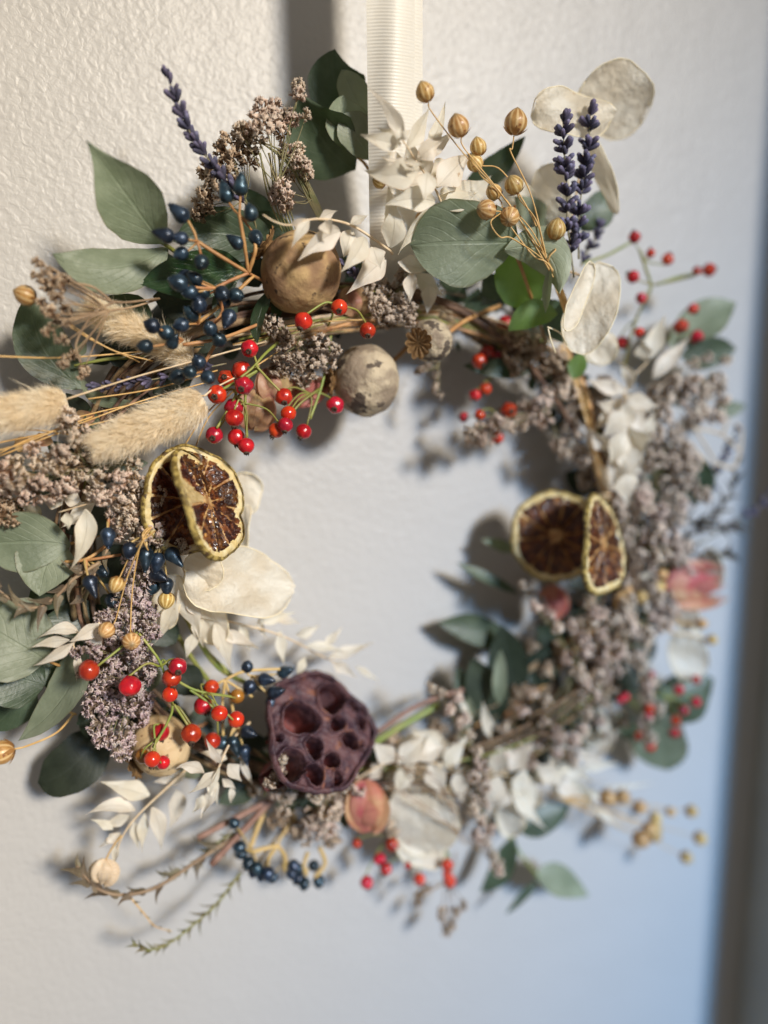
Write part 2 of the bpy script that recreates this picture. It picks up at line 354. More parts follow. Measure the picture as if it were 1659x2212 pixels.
def leaf(parent, b, t, wpx, m, c=None, bow=.0, dh=0.0, name='leaf', label=None, **k):
    c = c or mid(b, t, bow, dh); mb = MB(); mb.add(*leaf_geo(b, c, t, wpx, seed=rng.uniform(0, 6), **k))
    return mb.build(name, MT[m], parent, label=label)
def sprig(name, base, label, cat, stems=(), group=None):
    r = empty(name, P(*base), label, cat, group)
    for pp, rr, mm in stems: stem('stem', pp, rr, MT[mm], r, r1=rr*.7)
    return r

# ------------------------------------------------------------------ ring of twigs the wreath is built on
RING = [(165, 1280), (190, 1020), (290, 810), (480, 700), (700, 655), (920, 660), (1120, 745), (1270, 900), (1345, 1100), (1345, 1300), (1250, 1490), (1080, 1620), (860, 1690), (620, 1680), (400, 1590), (240, 1450)]
def ring_pt(a, du=0., dh=0.):
    a = a % 1.0*len(RING); i = int(a); t = a-i; n = len(RING)
    p = [np.array(RING[(i+k-1) % n], float) for k in range(4)]
    q = .5*(2*p[1]+(p[2]-p[0])*t+(2*p[0]-5*p[1]+4*p[2]-p[3])*t*t+(-p[0]+3*p[1]-3*p[2]+p[3])*t**3)
    c = np.array([770, 1190]); d = nrm(q-c); q = q+d*du
    return (q[0], q[1], 2.8+dh)
base = empty('wreath_base', P(770, 1190, 1.5), 'round wreath base of bundled brown twigs and dark leaves behind all the dried sprigs', 'wreath')
for k in range(74):
    a0 = rng.uniform(0, 1); ln = rng.uniform(.16, .34); rr = rng.uniform(0, 52); ph = rng.uniform(0, 6.28); tw = rng.uniform(2, 6)
    pts = []
    for q in np.linspace(0, 1, 9):
        an = ph+tw*q; r2 = rr*(.75+.35*q)
        if q > .85: r2 += 8*rng.uniform(0, 1)
        pts.append(P(*ring_pt(a0+ln*q, math.cos(an)*r2, math.sin(an)*r2*.032)))
    b = MB(); b.tube(spline(pts, 4), rng.uniform(.0008, .0021), .0006, 6, .12)
    b.build('twig', MT['twig' if k % 10 else 'gstem'], base)
for k in range(285):
    a0 = rng.uniform(0, 1); du = rng.uniform(-58, 70); h0 = rng.uniform(-1.9, .7)
    p0 = ring_pt(a0, du, h0); an = rng.uniform(0, 6.28); ln = rng.uniform(50, 95)*(1-.25*(p0[0]/1659))
    out = 1 if du > 0 else -.6
    d = np.array([p0[0]-770, p0[1]-1190]); d = d/np.linalg.norm(d)*out*.7+np.array([math.cos(an), math.sin(an)])
    d /= np.linalg.norm(d)
    if du < 0: ln *= .6
    leaf(base, p0, (p0[0]+d[0]*ln, p0[1]+d[1]*ln, min(4.2, max(.8, p0[2]+rng.uniform(-1, 1)))), ln*rng.uniform(.26, .40), ('euc_shaded', 'euc_shaded', 'euc_dark')[k % 3], bow=rng.uniform(-.2, .2),
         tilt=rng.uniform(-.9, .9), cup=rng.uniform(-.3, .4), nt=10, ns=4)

# ------------------------------------------------------------------ ribbon with its woven ribs
rb = empty('ribbon', P(851, 0, 6), 'cream ribbed ribbon running straight up from the top of the wreath', 'ribbon')
def ribbon_layer(name, uL, uR, hoff, bulge, ncol=14):
    v = []; uv = []; rows = []
    v0, v1, per = -520.0, 620.0, 7.6
    nrow = int((v1-v0)/per*6)
    for i in range(nrow+1):
        vv = v0+(v1-v0)*i/nrow
        t = min(1, max(0, (vv)/420)); hh = 5.9-.8*t*t*(3-2*t)+hoff
        if vv > 480: hh -= ((vv-480)/140)**2*3.5
        for j in range(ncol+1):
            s = 2*j/ncol-1; lean = 7*max(0, vv)/480*(1-j/ncol)
            cu_ = uL+(uR-uL)*j/ncol+lean
            arch = 5*(1-s*s)-3*s
            ph = (i/6.0)*2*math.pi
            h2 = hh+bulge*(1-s*s)*.9+bulge*.35*math.sin(3*s+vv*.004)+.0055*math.sin(ph)*(1 if abs(s) < .93 else .15)
            v.append(P(cu_, vv-arch, h2)); uv.append((j/ncol, i/nrow))
    k = ncol+1
    f = [(i*k+j, i*k+j+1, (i+1)*k+j+1, (i+1)*k+j) for i in range(nrow) for j in range(ncol)]
    mb = MB(); mb.add(v, f, uv); mb.build(name, MT['ribbon'], rb)
ribbon_layer('front_band', 791, 896, 0, .42)
ribbon_layer('back_band', 828, 913, -.7, .25)

# ------------------------------------------------------------------ shared small meshes
def hip_mesh(seed, wr):
    def fn(a, t): return 1+wr*.045*nz(a*3.1, t*5, seed)+wr*.03*math.cos(5*a+seed), wr*.05*nz(a*2, t*6, seed+3)
    pr = sphere_prof(12, .96); v, f, uv = lathe(pr, 20, fn)
    return new_mesh('hip', v, f, uv)
def calyx_mesh(seed, n=5):
    b = MB(); v, f, uv = lathe([(.34, .84), (.36, .98), (.30, 1.10), (.17, 1.08), (.05, .99)], 10, lambda a, t: (1+.12*math.cos(5*a+seed), .04*math.cos(5*a)))
    b.add(v, f, uv)
    for k in range(n):
        a = 2*math.pi*k/n+seed; L = .16+.13*((k*7+seed*3) % 1.7)
        c, s = math.cos(a), math.sin(a)
        q = [(c*.26-s*.09, s*.26+c*.09, 1.04), (c*.26+s*.09, s*.26-c*.09, 1.04), (c*(.20), s*(.20), 1.1+L), (c*.36, s*.36, 1.04)]
        b.add(q, [(0, 1, 2), (1, 3, 2), (3, 0, 2), (0, 3, 1)])
    return b.mesh('calyx')
HIPS = [hip_mesh(1, .25), hip_mesh(2, 1.0), hip_mesh(5, 1.7), hip_mesh(8, .5)]
CALY = [calyx_mesh(.2), calyx_mesh(1.1), calyx_mesh(2.3)]
def berry_mesh(seed, elong):
    def fn(a, t): return 1+.03*nz(a*2, t*4, seed)+(.05*math.cos(6*a+seed) if t > .86 else 0), 0
    pr = []
    for i in range(15):
        a = math.pi*i/14; r = math.sin(a); z = -math.cos(a)
        if z > 0: z = z*(1+elong); r = r*(1-.30*elong*min(1, z))
        pr.append([max(.03, r), z])
    top = 1+elong
    pr = pr[:-2]+[[.20, top*.965], [.22, top+.02], [.20, top+.09], [.11, top+.10], [.05, top+.03]]
    v, f, uv = lathe(pr, 18, fn); return new_mesh('berry', v, f, uv)
BERR = [berry_mesh(1, .15), berry_mesh(2, .35), berry_mesh(3, .75), berry_mesh(4, 1.1)]
def flax_mesh(seed):
    def fn(a, t): return 1+(.035*abs(math.cos(5*a))-.02)+.02*nz(a, t*4, seed), 0
    pr = sphere_prof(13, .97, .26); v, f, uv = lathe(pr, 30, fn); return new_mesh('seed_pod', v, f, uv)
FLAX = [flax_mesh(1), flax_mesh(4)]
def flax_cal(seed):
    b = MB()
    for k in range(5):
        a = 2*math.pi*k/5+seed; v = []; n = 5
        for i in range(n+1):
            t = i/n; ph = 2.95-1.05*t; R2 = 1.04+.18*t**3; wd = .30*math.sin(math.pi*min(1, .25+t*.75))*(1-t)**.3+.01
            for s in (-1, 0, 1):
                aa = a+s*wd*1.2; v.append((R2*math.sin(ph)*math.cos(aa), R2*math.sin(ph)*math.sin(aa), R2*math.cos(ph)))
        b.add(v, [(i*3+j, i*3+j+1, i*3+4+j, i*3+3+j) for i in range(n) for j in range(2)])
    return b.mesh('calyx')
FCAL = [flax_cal(0), flax_cal(.5)]
MAT_cal = mat('flax_calyx', (.34, .15, .04), (.46, .24, .08), 300, .6, vary=.1)

def dirs(c, p, z=0.0, jit=.25):
    d = V(p[0]-c[0]+rng.uniform(-4, 4), p[1]-c[1]+rng.uniform(-4, 4), z*max(8, math.hypot(p[0]-c[0], p[1]-c[1])))
    return nrm(d+rng.uniform(-jit, jit, 3))
def hips(spec_label, hub, h, items, mainstem, group='rosehip sprays in the wreath', stem_r=3.0, hubs=None):
    """items: (u, v, r, kind, dir(dx, dy, dz), dh)"""
    r = sprig('rosehip_spray', mainstem[0], spec_label, 'rosehip', [(mainstem, stem_r, 'gstem')], group)
    for it in items:
        u, v_, rad = it[:3]; kd = it[3] if len(it) > 3 else 'n'; d = it[4] if len(it) > 4 else None; dh = it[5] if len(it) > 5 else rng.uniform(-.5, .6)
        hb = hub if not hubs else min(hubs, key=lambda q: math.hypot(q[0]-u, q[1]-v_))
        p = P(u, v_, h+dh); sc = mpp(p)*rad
        dd = V(*d) if d is not None else nrm(V(.15, 1, .55)+rng.uniform(-.35, .35, 3))
        m = {'n': 'hip', 'o': 'hip_orange', 'b': 'hip_brown'}[kd]
        ix = rng.integers(0, 4) if kd == 'n' else 0
        F3 = frame(dd, roll=rng.uniform(0, 6), s=sc)
        ho = put('hip', HIPS[ix], MT[m], r, p, F3)
        put('calyx', CALY[rng.integers(0, 3)], MT['calyx'], ho, p, F3)
        A = P(hb[0], hb[1], hb[2] if len(hb) > 2 else h-.2); E = p-dd*sc*.92
        mp_ = (A+E)/2-dd*sc*.5+V(rng.uniform(-1, 1), -.6, 0)*sc*.35
        b = MB(); b.tube(spline([A, mp_, E], 5), sc*.13, sc*.11, 6, .08); b.build('stalk', MT['gstem'], r)
    return r
def berries(label, mainstem, h, items, hubs, m='ostem', group='blue berry sprays in the wreath', sr=4.2):
    r = sprig('blue_berry_spray', mainstem[0], label, 'berry spray', [(mainstem, sr, m)], group)
    for it in items:
        u, v_, rad = it[:3]; kd = it[3] if len(it) > 3 else 1; d = it[4] if len(it) > 4 else None; dh = it[5] if len(it) > 5 else rng.uniform(-.4, .5)
        hb = min(hubs, key=lambda q: math.hypot(q[0]-u, q[1]-v_))
        p = P(u, v_, h+dh); sc = mpp(p)*rad
        dd = V(*d) if d is not None else dirs(hb, (u, v_), .55)
        put('berry', BERR[kd], MT['blue'], r, p, frame(dd, roll=rng.uniform(0, 6), s=sc))
        A = P(hb[0], hb[1], hb[2] if len(hb) > 2 else h-.1); E = p-dd*sc*.9
        b = MB(); b.tube(spline([A, (A+E)/2-dd*sc*.3, E], 5), sc*.17, sc*.15, 6, .12); b.build('stalk', MT[m], r)
    return r
def flaxes(label, items, h, gather, group='flax pod sprays in the wreath', rs=1.7, tail=None):
    r = empty('flax_spray', P(*gather), label, 'flax', group)
    for it in items:
        u, v_, rad = it[:3]; d = it[3] if len(it) > 3 else (u-gather[0], v_-gather[1], 20); dh = it[4] if len(it) > 4 else 0; via = it[5] if len(it) > 5 else None
        p = P(u, v_, h+dh); sc = mpp(p)*rad; dd = V(*d)
        F3 = frame(dd, roll=rng.uniform(0, 6), s=sc)
        po = put('seed_pod', FLAX[rng.integers(0, 2)], MT['flax'], r, p, F3)
        put('calyx', FCAL[rng.integers(0, 2)], MAT_cal, po, p, F3)
        g = (gather[0]+rng.uniform(-5, 5), gather[1]+rng.uniform(-5, 5), gather[2]+rng.uniform(-.2, .2))
        E = p-dd*sc*.95; pts = [E, E-dd*sc*1.1]
        if via: pts += [P(*q) for q in via]
        else: pts += [(E-dd*sc*1.1)*.5+P(*g)*.5+V(rng.uniform(-1, 1), rng.uniform(-1, 1))*sc*.5]
        pts += [P(*g)]
        if tail: pts += [P(tail[0]+rng.uniform(-12, 12), tail[1]+rng.uniform(-8, 8), tail[2])]
        b = MB(); b.tube(spline(pts, 7), rs*.85*mpp(p), rs*mpp(p), 5, .1); b.build('stem', MT['flax_stem'], r)
    return r

# ------------------------------------------------------------------ statice: clusters of little papery trumpets
def floret(b, o, d, L, w0):
    F3 = frame(d, roll=rng.uniform(0, 6)); n = 5; v = []; uv = []
    for (r, z, tt) in ((.16, 0, 0), (.30, .55, .45)):
        for k in range(n):
            a = 2*math.pi*k/n; v.append((r*w0*math.cos(a), r*w0*math.sin(a), z*L)); uv.append((0, tt))
    for k in range(2*n):
        a = 2*math.pi*(k-.0)/(2*n); r = .78 if k % 2 == 0 else .50; z = 1.0 if k % 2 == 0 else .80
        v.append((r*w0*math.cos(a), r*w0*math.sin(a), z*L)); uv.append((0, 1))
    f = [(k, (k+1) % n, n+(k+1) % n, n+k) for k in range(n)]
    for k in range(n):
        a, c = n+k, n+(k+1) % n; t0, t1, t2 = 2*n+2*k, 2*n+2*k+1, 2*n+(2*k+2) % (2*n)
        f += [(a, t1, t0), (a, c, t1), (c, t2, t1)]
    v.append((0, 0, L*.62)); uv.append((0, .35)); ci = len(v)-1
    f += [(ci, 2*n+k, 2*n+(k+1) % (2*n)) for k in range(2*n)]
    b.add(np.array(v)@F3.T+o, f, uv)
def cluster_mesh(seed, n=34, tight=1.0, slim=False):
    """unit cluster, grows along +z, one-sided like statice"""
    b = MB(); st = random.Random(seed)
    for k in range(n):
        t = st.uniform(-.85, 1.0); an = st.uniform(0, 6.283); rr = math.sqrt(max(0, 1-t*t))*st.uniform(.35, 1.0)*(.55 if slim else .95)
        o = np.array([math.cos(an)*rr, math.sin(an)*rr, t])*.72
        d = nrm(np.array([o[0]*1.1, o[1]*1.1, .45+o[2]*.6])+np.array([st.uniform(-.3, .3) for _ in range(3)]))
        floret(b, o, d, st.uniform(.52, .76)*tight, st.uniform(.36, .50)*tight)
        if k % 4 == 0:
            b.tube(np.array([[0, 0, -.9], o*.5+np.array([0, 0, -.25]), o]), .028, .02, 4)
            b.uv[-1][:] = 0
    return b.mesh('flower_cluster')
CLU = [cluster_mesh(i, 30) for i in range(5)]+[cluster_mesh(20+i, 22, 1.05, True) for i in range(4)]
def statice(label, base_, heads, m='stat', sm='sstem', h=4.5, r=24, group='statice sprays in the wreath', slim=False, via=None, sr=1.4, up=None, cat='statice', spread=.5):
    """heads: (u, v[, r]); each head is a cluster part on its own thin branch"""
    t = empty('statice_spray', P(*base_), label, cat, group)
    fork = via or (base_[0]*.45+np.mean([q[0] for q in heads])*.55, base_[1]*.45+np.mean([q[1] for q in heads])*.55, (base_[2]+h)/2)
    stem('stem', [base_, mid(base_, fork, rng.uniform(-.1, .1)), fork], sr*1.3, MT[sm], t)
    for q in heads:
        u, v_ = q[:2]; rad = (q[2] if len(q) > 2 else r)*rng.uniform(.78, 1.05); hh = h+rng.uniform(-spread, spread)
        p = P(u, v_, hh); sc = mpp(p)*rad
        d = V(*up) if up else dirs((fork[0], fork[1]), (u, v_), .5)
        d = nrm(d+rng.uniform(-.3, .3, 3))
        me = CLU[rng.integers(5, 9) if slim else rng.integers(0, 5)]
        put('flower_cluster', me, MT[m], t, p, frame(d, roll=rng.uniform(0, 6), s=sc), kind=None)
        A = P(*fork); E = p-d*sc*.6
        b = MB(); b.tube(spline([A, (A+E)/2+V(rng.uniform(-1, 1), rng.uniform(-1, 1))*sc*.25-d*sc*.3, E], 5), sr*mpp(p), sr*.6*mpp(p), 5, .1); b.build('branch', MT[sm], t)
    return t
# ------------------------------------------------------------------ lavender
def bud_mesh(seed):
    pr = [(.07, 0), (.13, .12), (.18, .35), (.20, .62), (.18, .86), (.12, .97), (.03, 1.0)]
    v, f, uv = lathe(pr, 8, lambda a, t: (1+.10*math.cos(4*a+seed), .03*math.sin(3*a+seed)*(t > .8))); return new_mesh('floret', v, f, uv)
BUD = [bud_mesh(0), bud_mesh(1), bud_mesh(3)]
def lavender(label, path, whorls, h, L=24, n=8, spread=.9, group='lavender spikes in the wreath', sr=2.0, gap=.0):
    pts = px_path([(q[0], q[1], q[2] if len(q) > 2 else h) for q in path], 12)
    t = empty('lavender_spike', pts[-1], label, 'lavender', group)
    b = MB(); b.tube(pts, sr*.7*mpp(pts[0]), sr*mpp(pts[0]), 6, .05); b.build('stem', MT['lav_stem'], t)
    for i in range(whorls):
        q = (i+.15+rng.uniform(-.12, .12))/whorls; k = min(len(pts)-2, int(q*(len(pts)-1))); o = pts[k]
        T = nrm(pts[max(0, k-2)]-pts[k+1]); A = frame(T); s0 = mpp(o)*L
        for j in range(n if i else 5):
            an = 2*math.pi*j/n+i*.6+rng.uniform(-.3, .3); sp = spread*rng.uniform(.6, 1.2)*(.6 if i == 0 else 1)
            d = nrm(T+(A[:, 0]*math.cos(an)+A[:, 1]*math.sin(an))*sp); s = s0*rng.uniform(.75, 1.1)
            put('floret', BUD[rng.integers(0, 3)], MT['lav'], t, o+T*s0*rng.uniform(-.35, .35), frame(d, roll=an, s=s))
    return t
# ------------------------------------------------------------------ bleached ruscus
def ruscus(label, path, leaves, group='bleached ruscus sprays in the wreath', sr=3.0, m='ruscus', cat='ruscus', ws=1.0):
    t = empty('ruscus_spray', P(*path[0]), label, cat, group)
    stem('stem', path, sr, MT['rusc_stem'], t, r1=sr*.5)
    for q in leaves:
        b, e, wd = q[:3]; k = dict(prof='lance', tilt=rng.uniform(-.55, .55), cup=rng.uniform(.12, .4), wave=rng.uniform(.05, .16), curl=rng.uniform(-.5, .5))
        if len(q) > 3: k.update(q[3])
        leaf(t, b, e, wd*1.02*ws, k.pop('m', m), bow=k.pop('bow', rng.uniform(-.1, .1)), dh=k.pop('dh', rng.uniform(-.2, .5)), **k)
    return t
# ------------------------------------------------------------------ honesty discs
def disc(parent, c, rx, ry, ang=0.0, tilt=0.0, cup=.06, wave=.14, dep=0.0, seed=None, rim=True, h=None):
    """c = (u, v, h); ang: direction of the long axis in the picture; tilt about it; dep: h difference base to tip"""
    a = math.radians(ang); dx, dy = math.cos(a)*rx, math.sin(a)*rx
    b = (c[0]-dx, c[1]-dy, c[2]-dep); t = (c[0]+dx, c[1]+dy, c[2]+dep)
    sd = rng.uniform(0, 6) if seed is None else seed
    v, f, uv = leaf_geo(b, (c[0], c[1], c[2]+rng.uniform(-.2, .3)), t, ry, 'disc', math.radians(tilt), cup, wave, 22, 14, sd)
    mb = MB(); mb.add(v, f, uv); o = mb.build('seed_disc', MT['honesty'], parent)
    if rim:
        v = np.array(v); ns = 15; L = v[0::ns]; Rr = v[ns-1::ns]
        loop = np.concatenate([L, Rr[::-1], L[:1]]); r2 = MB(); r2.tube(loop, 1.3*mpp(v[0]), None, 5); r2.build('rim', MT['honesty_rim'], o)
    return o

# ================================================================== THE SPRIGS, from the top round the wreath
def euc(label, base_, leaves, stems=(), cat='eucalyptus', group='eucalyptus sprigs in the wreath'):
    t = sprig('eucalyptus_sprig', base_, label, cat, stems, group)
    for q in leaves:
        b, e, wd = q[:3]; m = q[3] if len(q) > 3 else 'euc'; k = dict(q[4]) if len(q) > 4 else {}
        leaf(t, b, e, wd, m, **k)
    return t
# --- eucalyptus
euc('large grey-green pointed leaf standing up at the upper left against the bare wall', (370, 560, 3.5),
    [((352, 528, 4.2), (186, 302, 5.6), 74, 'euc', dict(c=(272, 420, 5.0), cup=.36, tilt=-.30, wave=.06, curl=.9, prof='acum')),
     ((362, 536, 4.0), (112, 548, 4.6), 54, 'euc', dict(c=(245, 615, 4.8), cup=-.30, tilt=.45, curl=-.5))],
    [([(380, 545, 4), (365, 534, 4.2), (350, 525, 4.2)], 5, 'gstem')])
euc('dark green broad leaf hanging at the far left behind the brown dried flowers', (175, 835, 2.6),
    [((178, 838, 2.6), (66, 628, 2.9), 56, 'euc_dark', dict(c=(62, 760, 2.6), cup=.1)),
     ((176, 815, 3.4), (300, 866, 3.2), 16, 'euc', dict(c=(200, 885, 3.6), tilt=.5)),
     ((165, 770, 3.2), (185, 735, 3.4), 12, 'euc')], [([(330, 770, 3), (240, 775, 3.1), (160, 790, 3.0)], 4.5, 'gstem')])
euc('cluster of four dark and pale green leaves behind the left edge of the ribbon', (800, 380, 3),
    [((778, 262, 2.2), (724, 106, 2.6), 62, 'euc_dark', dict(c=(700, 190, 2.4), cup=.12)),
     ((792, 262, 2.9), (738, 150, 3.3), 34, 'euc', dict(prof='round', tilt=.3)),
     ((765, 368, 3.0), (655, 205, 4.2), 78, 'euc_dark', dict(c=(672, 300, 3.4), cup=.25, tilt=-.2, wave=.1)),
     ((775, 330, 3.6), (742, 205, 4.0), 50, 'euc', dict(c=(725, 260, 3.9), cup=.2, m=None) if False else dict(c=(735, 255, 3.9), cup=.3, tilt=.35)),
     ((800, 345, 3.9), (732, 250, 4.1), 44, 'euc', dict(c=(760, 270, 4.2), cup=.15, tilt=.5))],
    [([(800, 372, 3.4), (785, 350, 3.2), (765, 335, 3.0)], 4, 'ostem')])
euc('plain dark oval leaf lying behind the orange berry stems at the upper left', (600, 545, 3.2),
    [((598, 540, 3.3), (374, 522, 3.6), 56, 'euc_dark', dict(c=(480, 475, 3.5), cup=.1)),
     ((640, 520, 3.0), (545, 455, 3.2), 26, 'euc_dark'), ((590, 480, 2.6), (520, 405, 2.8), 24, 'euc_dark')])
t = sprig('viburnum_leaf', (540, 590, 4.2), 'glossy dark leaf with pale net veins under the blue berries at the upper left', 'leaf')
leaf(t, (530, 580, 4.3), (303, 613, 4.4), 52, 'gloss', c=(420, 590, 5.0), cup=.12, wave=.08, tilt=-.2, nt=24)
leaf(t, (585, 625, 4.4), (556, 742, 4.8), 22, 'gloss', c=(548, 690, 4.8), tilt=.8)
leaf(t, (600, 630, 4.3), (592, 700, 4.6), 17, 'gloss', tilt=-.7)
euc('dark pointed leaf behind the flax stems above the big round leaf', (1000, 430, 3.8),
    [((992, 420, 3.6), (1135, 294, 4.6), 30, 'euc_dark', dict(c=(1070, 372, 4.0), tilt=.35))])
euc('big broad dusty green leaf with folded pale leaf and sunlit leaf at upper right', (1150, 670, 4.5),
    [((1112, 525, 7.2), (886, 530, 6.4), 88, 'euc', dict(c=(990, 520, 7.6), cup=.10, wave=.07, curl=.3, tilt=-.12, prof='round')),
     ((1090, 540, 7.6), (1208, 636, 8.2), 46, 'euc_pale', dict(c=(1212, 508, 7.8), cup=-.35, tilt=.25, wave=.08)),
     ((1118, 535, 6.4), (1160, 668, 5.8), 60, 'euc_lit', dict(c=(1120, 610, 6.3), cup=.2, tilt=.15)),
     ((1188, 578, 8.0), (1178, 676, 7.6), 13, 'euc_pale', dict(tilt=.7)),
     ((1204, 678, 6.6), (1098, 716, 5.8), 30, 'euc_lit', dict(c=(1140, 668, 6.4), tilt=.3, cup=.3)),
     ((1168, 648, 6.0), (1238, 742, 5.4), 34, 'euc_dark', dict(tilt=-.3)),
     ((1092, 600, 5.4), (1040, 640, 4.6), 30, 'euc_dark')],
    [([(1106, 524, 7.1), (1130, 590, 6.6), (1152, 655, 5.8), (1180, 740, 4.2)], 5, 'ostem')])
euc('green leaf half seen between the flax stems left of the lavender pair', (1190, 500, 4.4),
    [((1190, 510, 4.4), (1110, 425, 5.0), 36, 'euc', dict(tilt=.5)), ((1170, 500, 4.2), (1205, 430, 4.0), 22, 'euc_dark')])
euc('dark rounded leaf right of the lavender pair beside the curled honesty disc', (1262, 505, 4.2),
    [((1255, 498, 4.2), (1326, 436, 4.4), 36, 'euc_dark', dict(c=(1300, 440, 4.4), prof='round')), ((1322, 470, 3.8), (1318, 430, 3.9), 10, 'euc_dark')])
euc('small blurred olive leaf between honesty discs and the red berry spray at upper right', (1300, 660, 3.5),
    [((1308, 655, 3.6), (1300, 578, 3.8), 27, 'euc_dark', dict(prof='round')),
     ((1238, 818, 5.2), (1258, 760, 5.4), 20, 'euc_lit'), ((1150, 800, 3.8), (1000, 790, 3.4), 22, 'euc_dark')])
euc('blurred green leaves at the far upper right beside the red berries', (1455, 765, 2.8),
    [((1450, 752, 3), (1590, 654, 3.2), 44, 'euc', dict(c=(1520, 680, 3.2), tilt=-.3)), ((1470, 770, 2.8), (1590, 752, 2.8), 36, 'euc_dark')])
euc('small pointed leaf sticking out at the right rim beside pale statice heads', (1540, 885, 2.4),
    [((1540, 892, 2.4), (1612, 876, 2.5), 17, 'euc')])
euc('dark round leaf low on the right rim beside the dark feathery twig', (1470, 1060, 2.6),
    [((1500, 1085, 2.6), (1520, 992, 2.6), 32, 'euc_dark', dict(prof='round')), ((1390, 1050, 3), (1450, 1010, 3.2), 24, 'euc'),
     ((1370, 1140, 3.2), (1420, 1200, 3.0), 22, 'euc_dark')])
euc('thin green leaves poking into the hole of the wreath below the right lime slices', (1150, 1290, 2.2),
    [((1120, 1282, 2.3), (985, 1215, 1.8), 13, 'euc_dark', dict(tilt=.4)), ((1120, 1190, 2), (1040, 1165, 1.6), 13, 'euc'),
     ((1115, 1400, 1.8), (945, 1345, 1.5), 33, 'euc_dark', dict(c=(1030, 1350, 1.6))), ((1075, 1560, 2.8), (1020, 1420, 2.6), 46, 'euc_shaded'),
     ((1110, 1500, 2.8), (1085, 1350, 2.6), 44, 'euc_shaded'), ((1078, 1522, 3.6), (1082, 1402, 3.6), 16, 'euc'),
     ((1010, 1580, 2.8), (1012, 1505, 3), 18, 'euc'), ((1150, 1480, 3), (1190, 1400, 3.2), 36, 'euc_shaded'),
     ((1030, 1545, 2.6), (985, 1440, 2.0), 24, 'euc_dark')])
euc('pair of big blurred green leaves at the lower right behind small red berries', (1420, 1540, 2.4),
    [((1420, 1560, 2.6), (1542, 1466, 2.8), 52, 'euc_dark', dict(c=(1470, 1500, 2.8))), ((1395, 1540, 2.4), (1442, 1664, 2.6), 58, 'euc', dict(c=(1430, 1600, 2.6), prof='round')),
     ((1380, 1600, 2.2), (1330, 1540, 2.6), 22, 'euc_dark')])
euc('three blurred leaves hanging on a thin stalk at the bottom right of the wreath', (1090, 1780, 2.2),
    [((1112, 1790, 2.5), (1232, 1738, 2.6), 32, 'euc_dark', dict(c=(1170, 1775, 2.7))), ((1108, 1806, 2.4), (1036, 1928, 2.2), 25, 'euc_dark', dict(c=(1095, 1885, 2.4))),
     ((1158, 1895, 2.4), (1272, 1936, 2.6), 34, 'euc', dict(c=(1200, 1890, 2.8), tilt=-.3)), ((1164, 1900, 2.4), (1092, 1976, 2.4), 9, 'euc_dark')],
    [([(1090, 1790, 2.3), (1125, 1845, 2.4), (1166, 1898, 2.4)], 3, 'gstem')])
euc('broad grey-green leaf with a sharp lower tip at the left edge under the white ruscus', (160, 1180, 3.4),
    [((152, 1178, 4.2), (-70, 1185, 4.0), 64, 'euc', dict(c=(40, 1160, 4.6), cup=.12, tilt=-.15)),
     ((135, 1165, 4.0), (86, 1288, 4.6), 62, 'euc', dict(c=(90, 1210, 4.4), cup=.2, tilt=.1)),
     ((90, 1130, 3.0), (-20, 1120, 3.0), 40, 'euc_dark'), ((150, 1260, 2.8), (60, 1300, 2.8), 40, 'euc_dark')],
    [([(230, 1150, 3.2), (170, 1170, 3.6), (120, 1180, 4.2)], 4, 'ostem')])
euc('large pale round leaf at the left edge of the picture above its own dark twin', (110, 1430, 3.6),
    [((98, 1425, 4.6), (-60, 1330, 4.2), 92, 'euc', dict(c=(15, 1382, 4.9), prof='round', cup=.08)),
     ((95, 1480, 4.0), (-60, 1440, 3.8), 66, 'euc_dark', dict(prof='round'))],
    [([(200, 1440, 3.0), (140, 1440, 3.8), (95, 1425, 4.6)], 4, 'ostem')])
euc('long folded grey-green leaf pointing down to the lower left between dark leaves', (175, 1390, 3.5),
    [((172, 1395, 4.4), (40, 1600, 3.8), 46, 'euc', dict(c=(175, 1500, 4.4), tilt=.55, cup=.2)),
     ((235, 1345, 2.9), (95, 1335, 3.2), 44, 'euc_dark'), ((110, 1390, 2.8), (180, 1500, 3.0), 54, 'euc_dark', dict(prof='round')),
     ((295, 1500, 2.9), (165, 1565, 3.2), 46, 'euc_dark'), ((255, 1420, 3), (215, 1520, 3.2), 40, 'euc_dark')])
euc('dark slate leaf hanging out of focus at the lower left below the statice', (225, 1570, 2.4),
    [((220, 1575, 1.8), (82, 1692, 2.0), 56, 'euc_shaded', dict(c=(165, 1675, 2.8), prof='round')),
     ((75, 1480, 2.4), (-20, 1580, 2.4), 44, 'euc_dark'), ((250, 1530, 3), (205, 1600, 3), 22, 'euc'), ((310, 1460, 3.8), (345, 1475, 3.9), 28, 'euc', dict(prof='round'))])
euc('dark bluish leaves under the white lower left ruscus at the bottom', (520, 1690, 2.4),
    [((560, 1690, 2.4), (470, 1735, 2.4), 26, 'euc_dark'), ((430, 1640, 3), (395, 1680, 3), 26, 'euc'), ((840, 1640, 2.6), (780, 1700, 2.4), 28, 'euc_dark'),
     ((1130, 1620, 2.6), (1140, 1540, 2.8), 30, 'euc_dark'), ((650, 1690, 2.4), (600, 1760, 2.4), 26, 'euc_dark'), ((320, 1000, 3.4), (180, 1008, 3.8), 18, 'euc')])

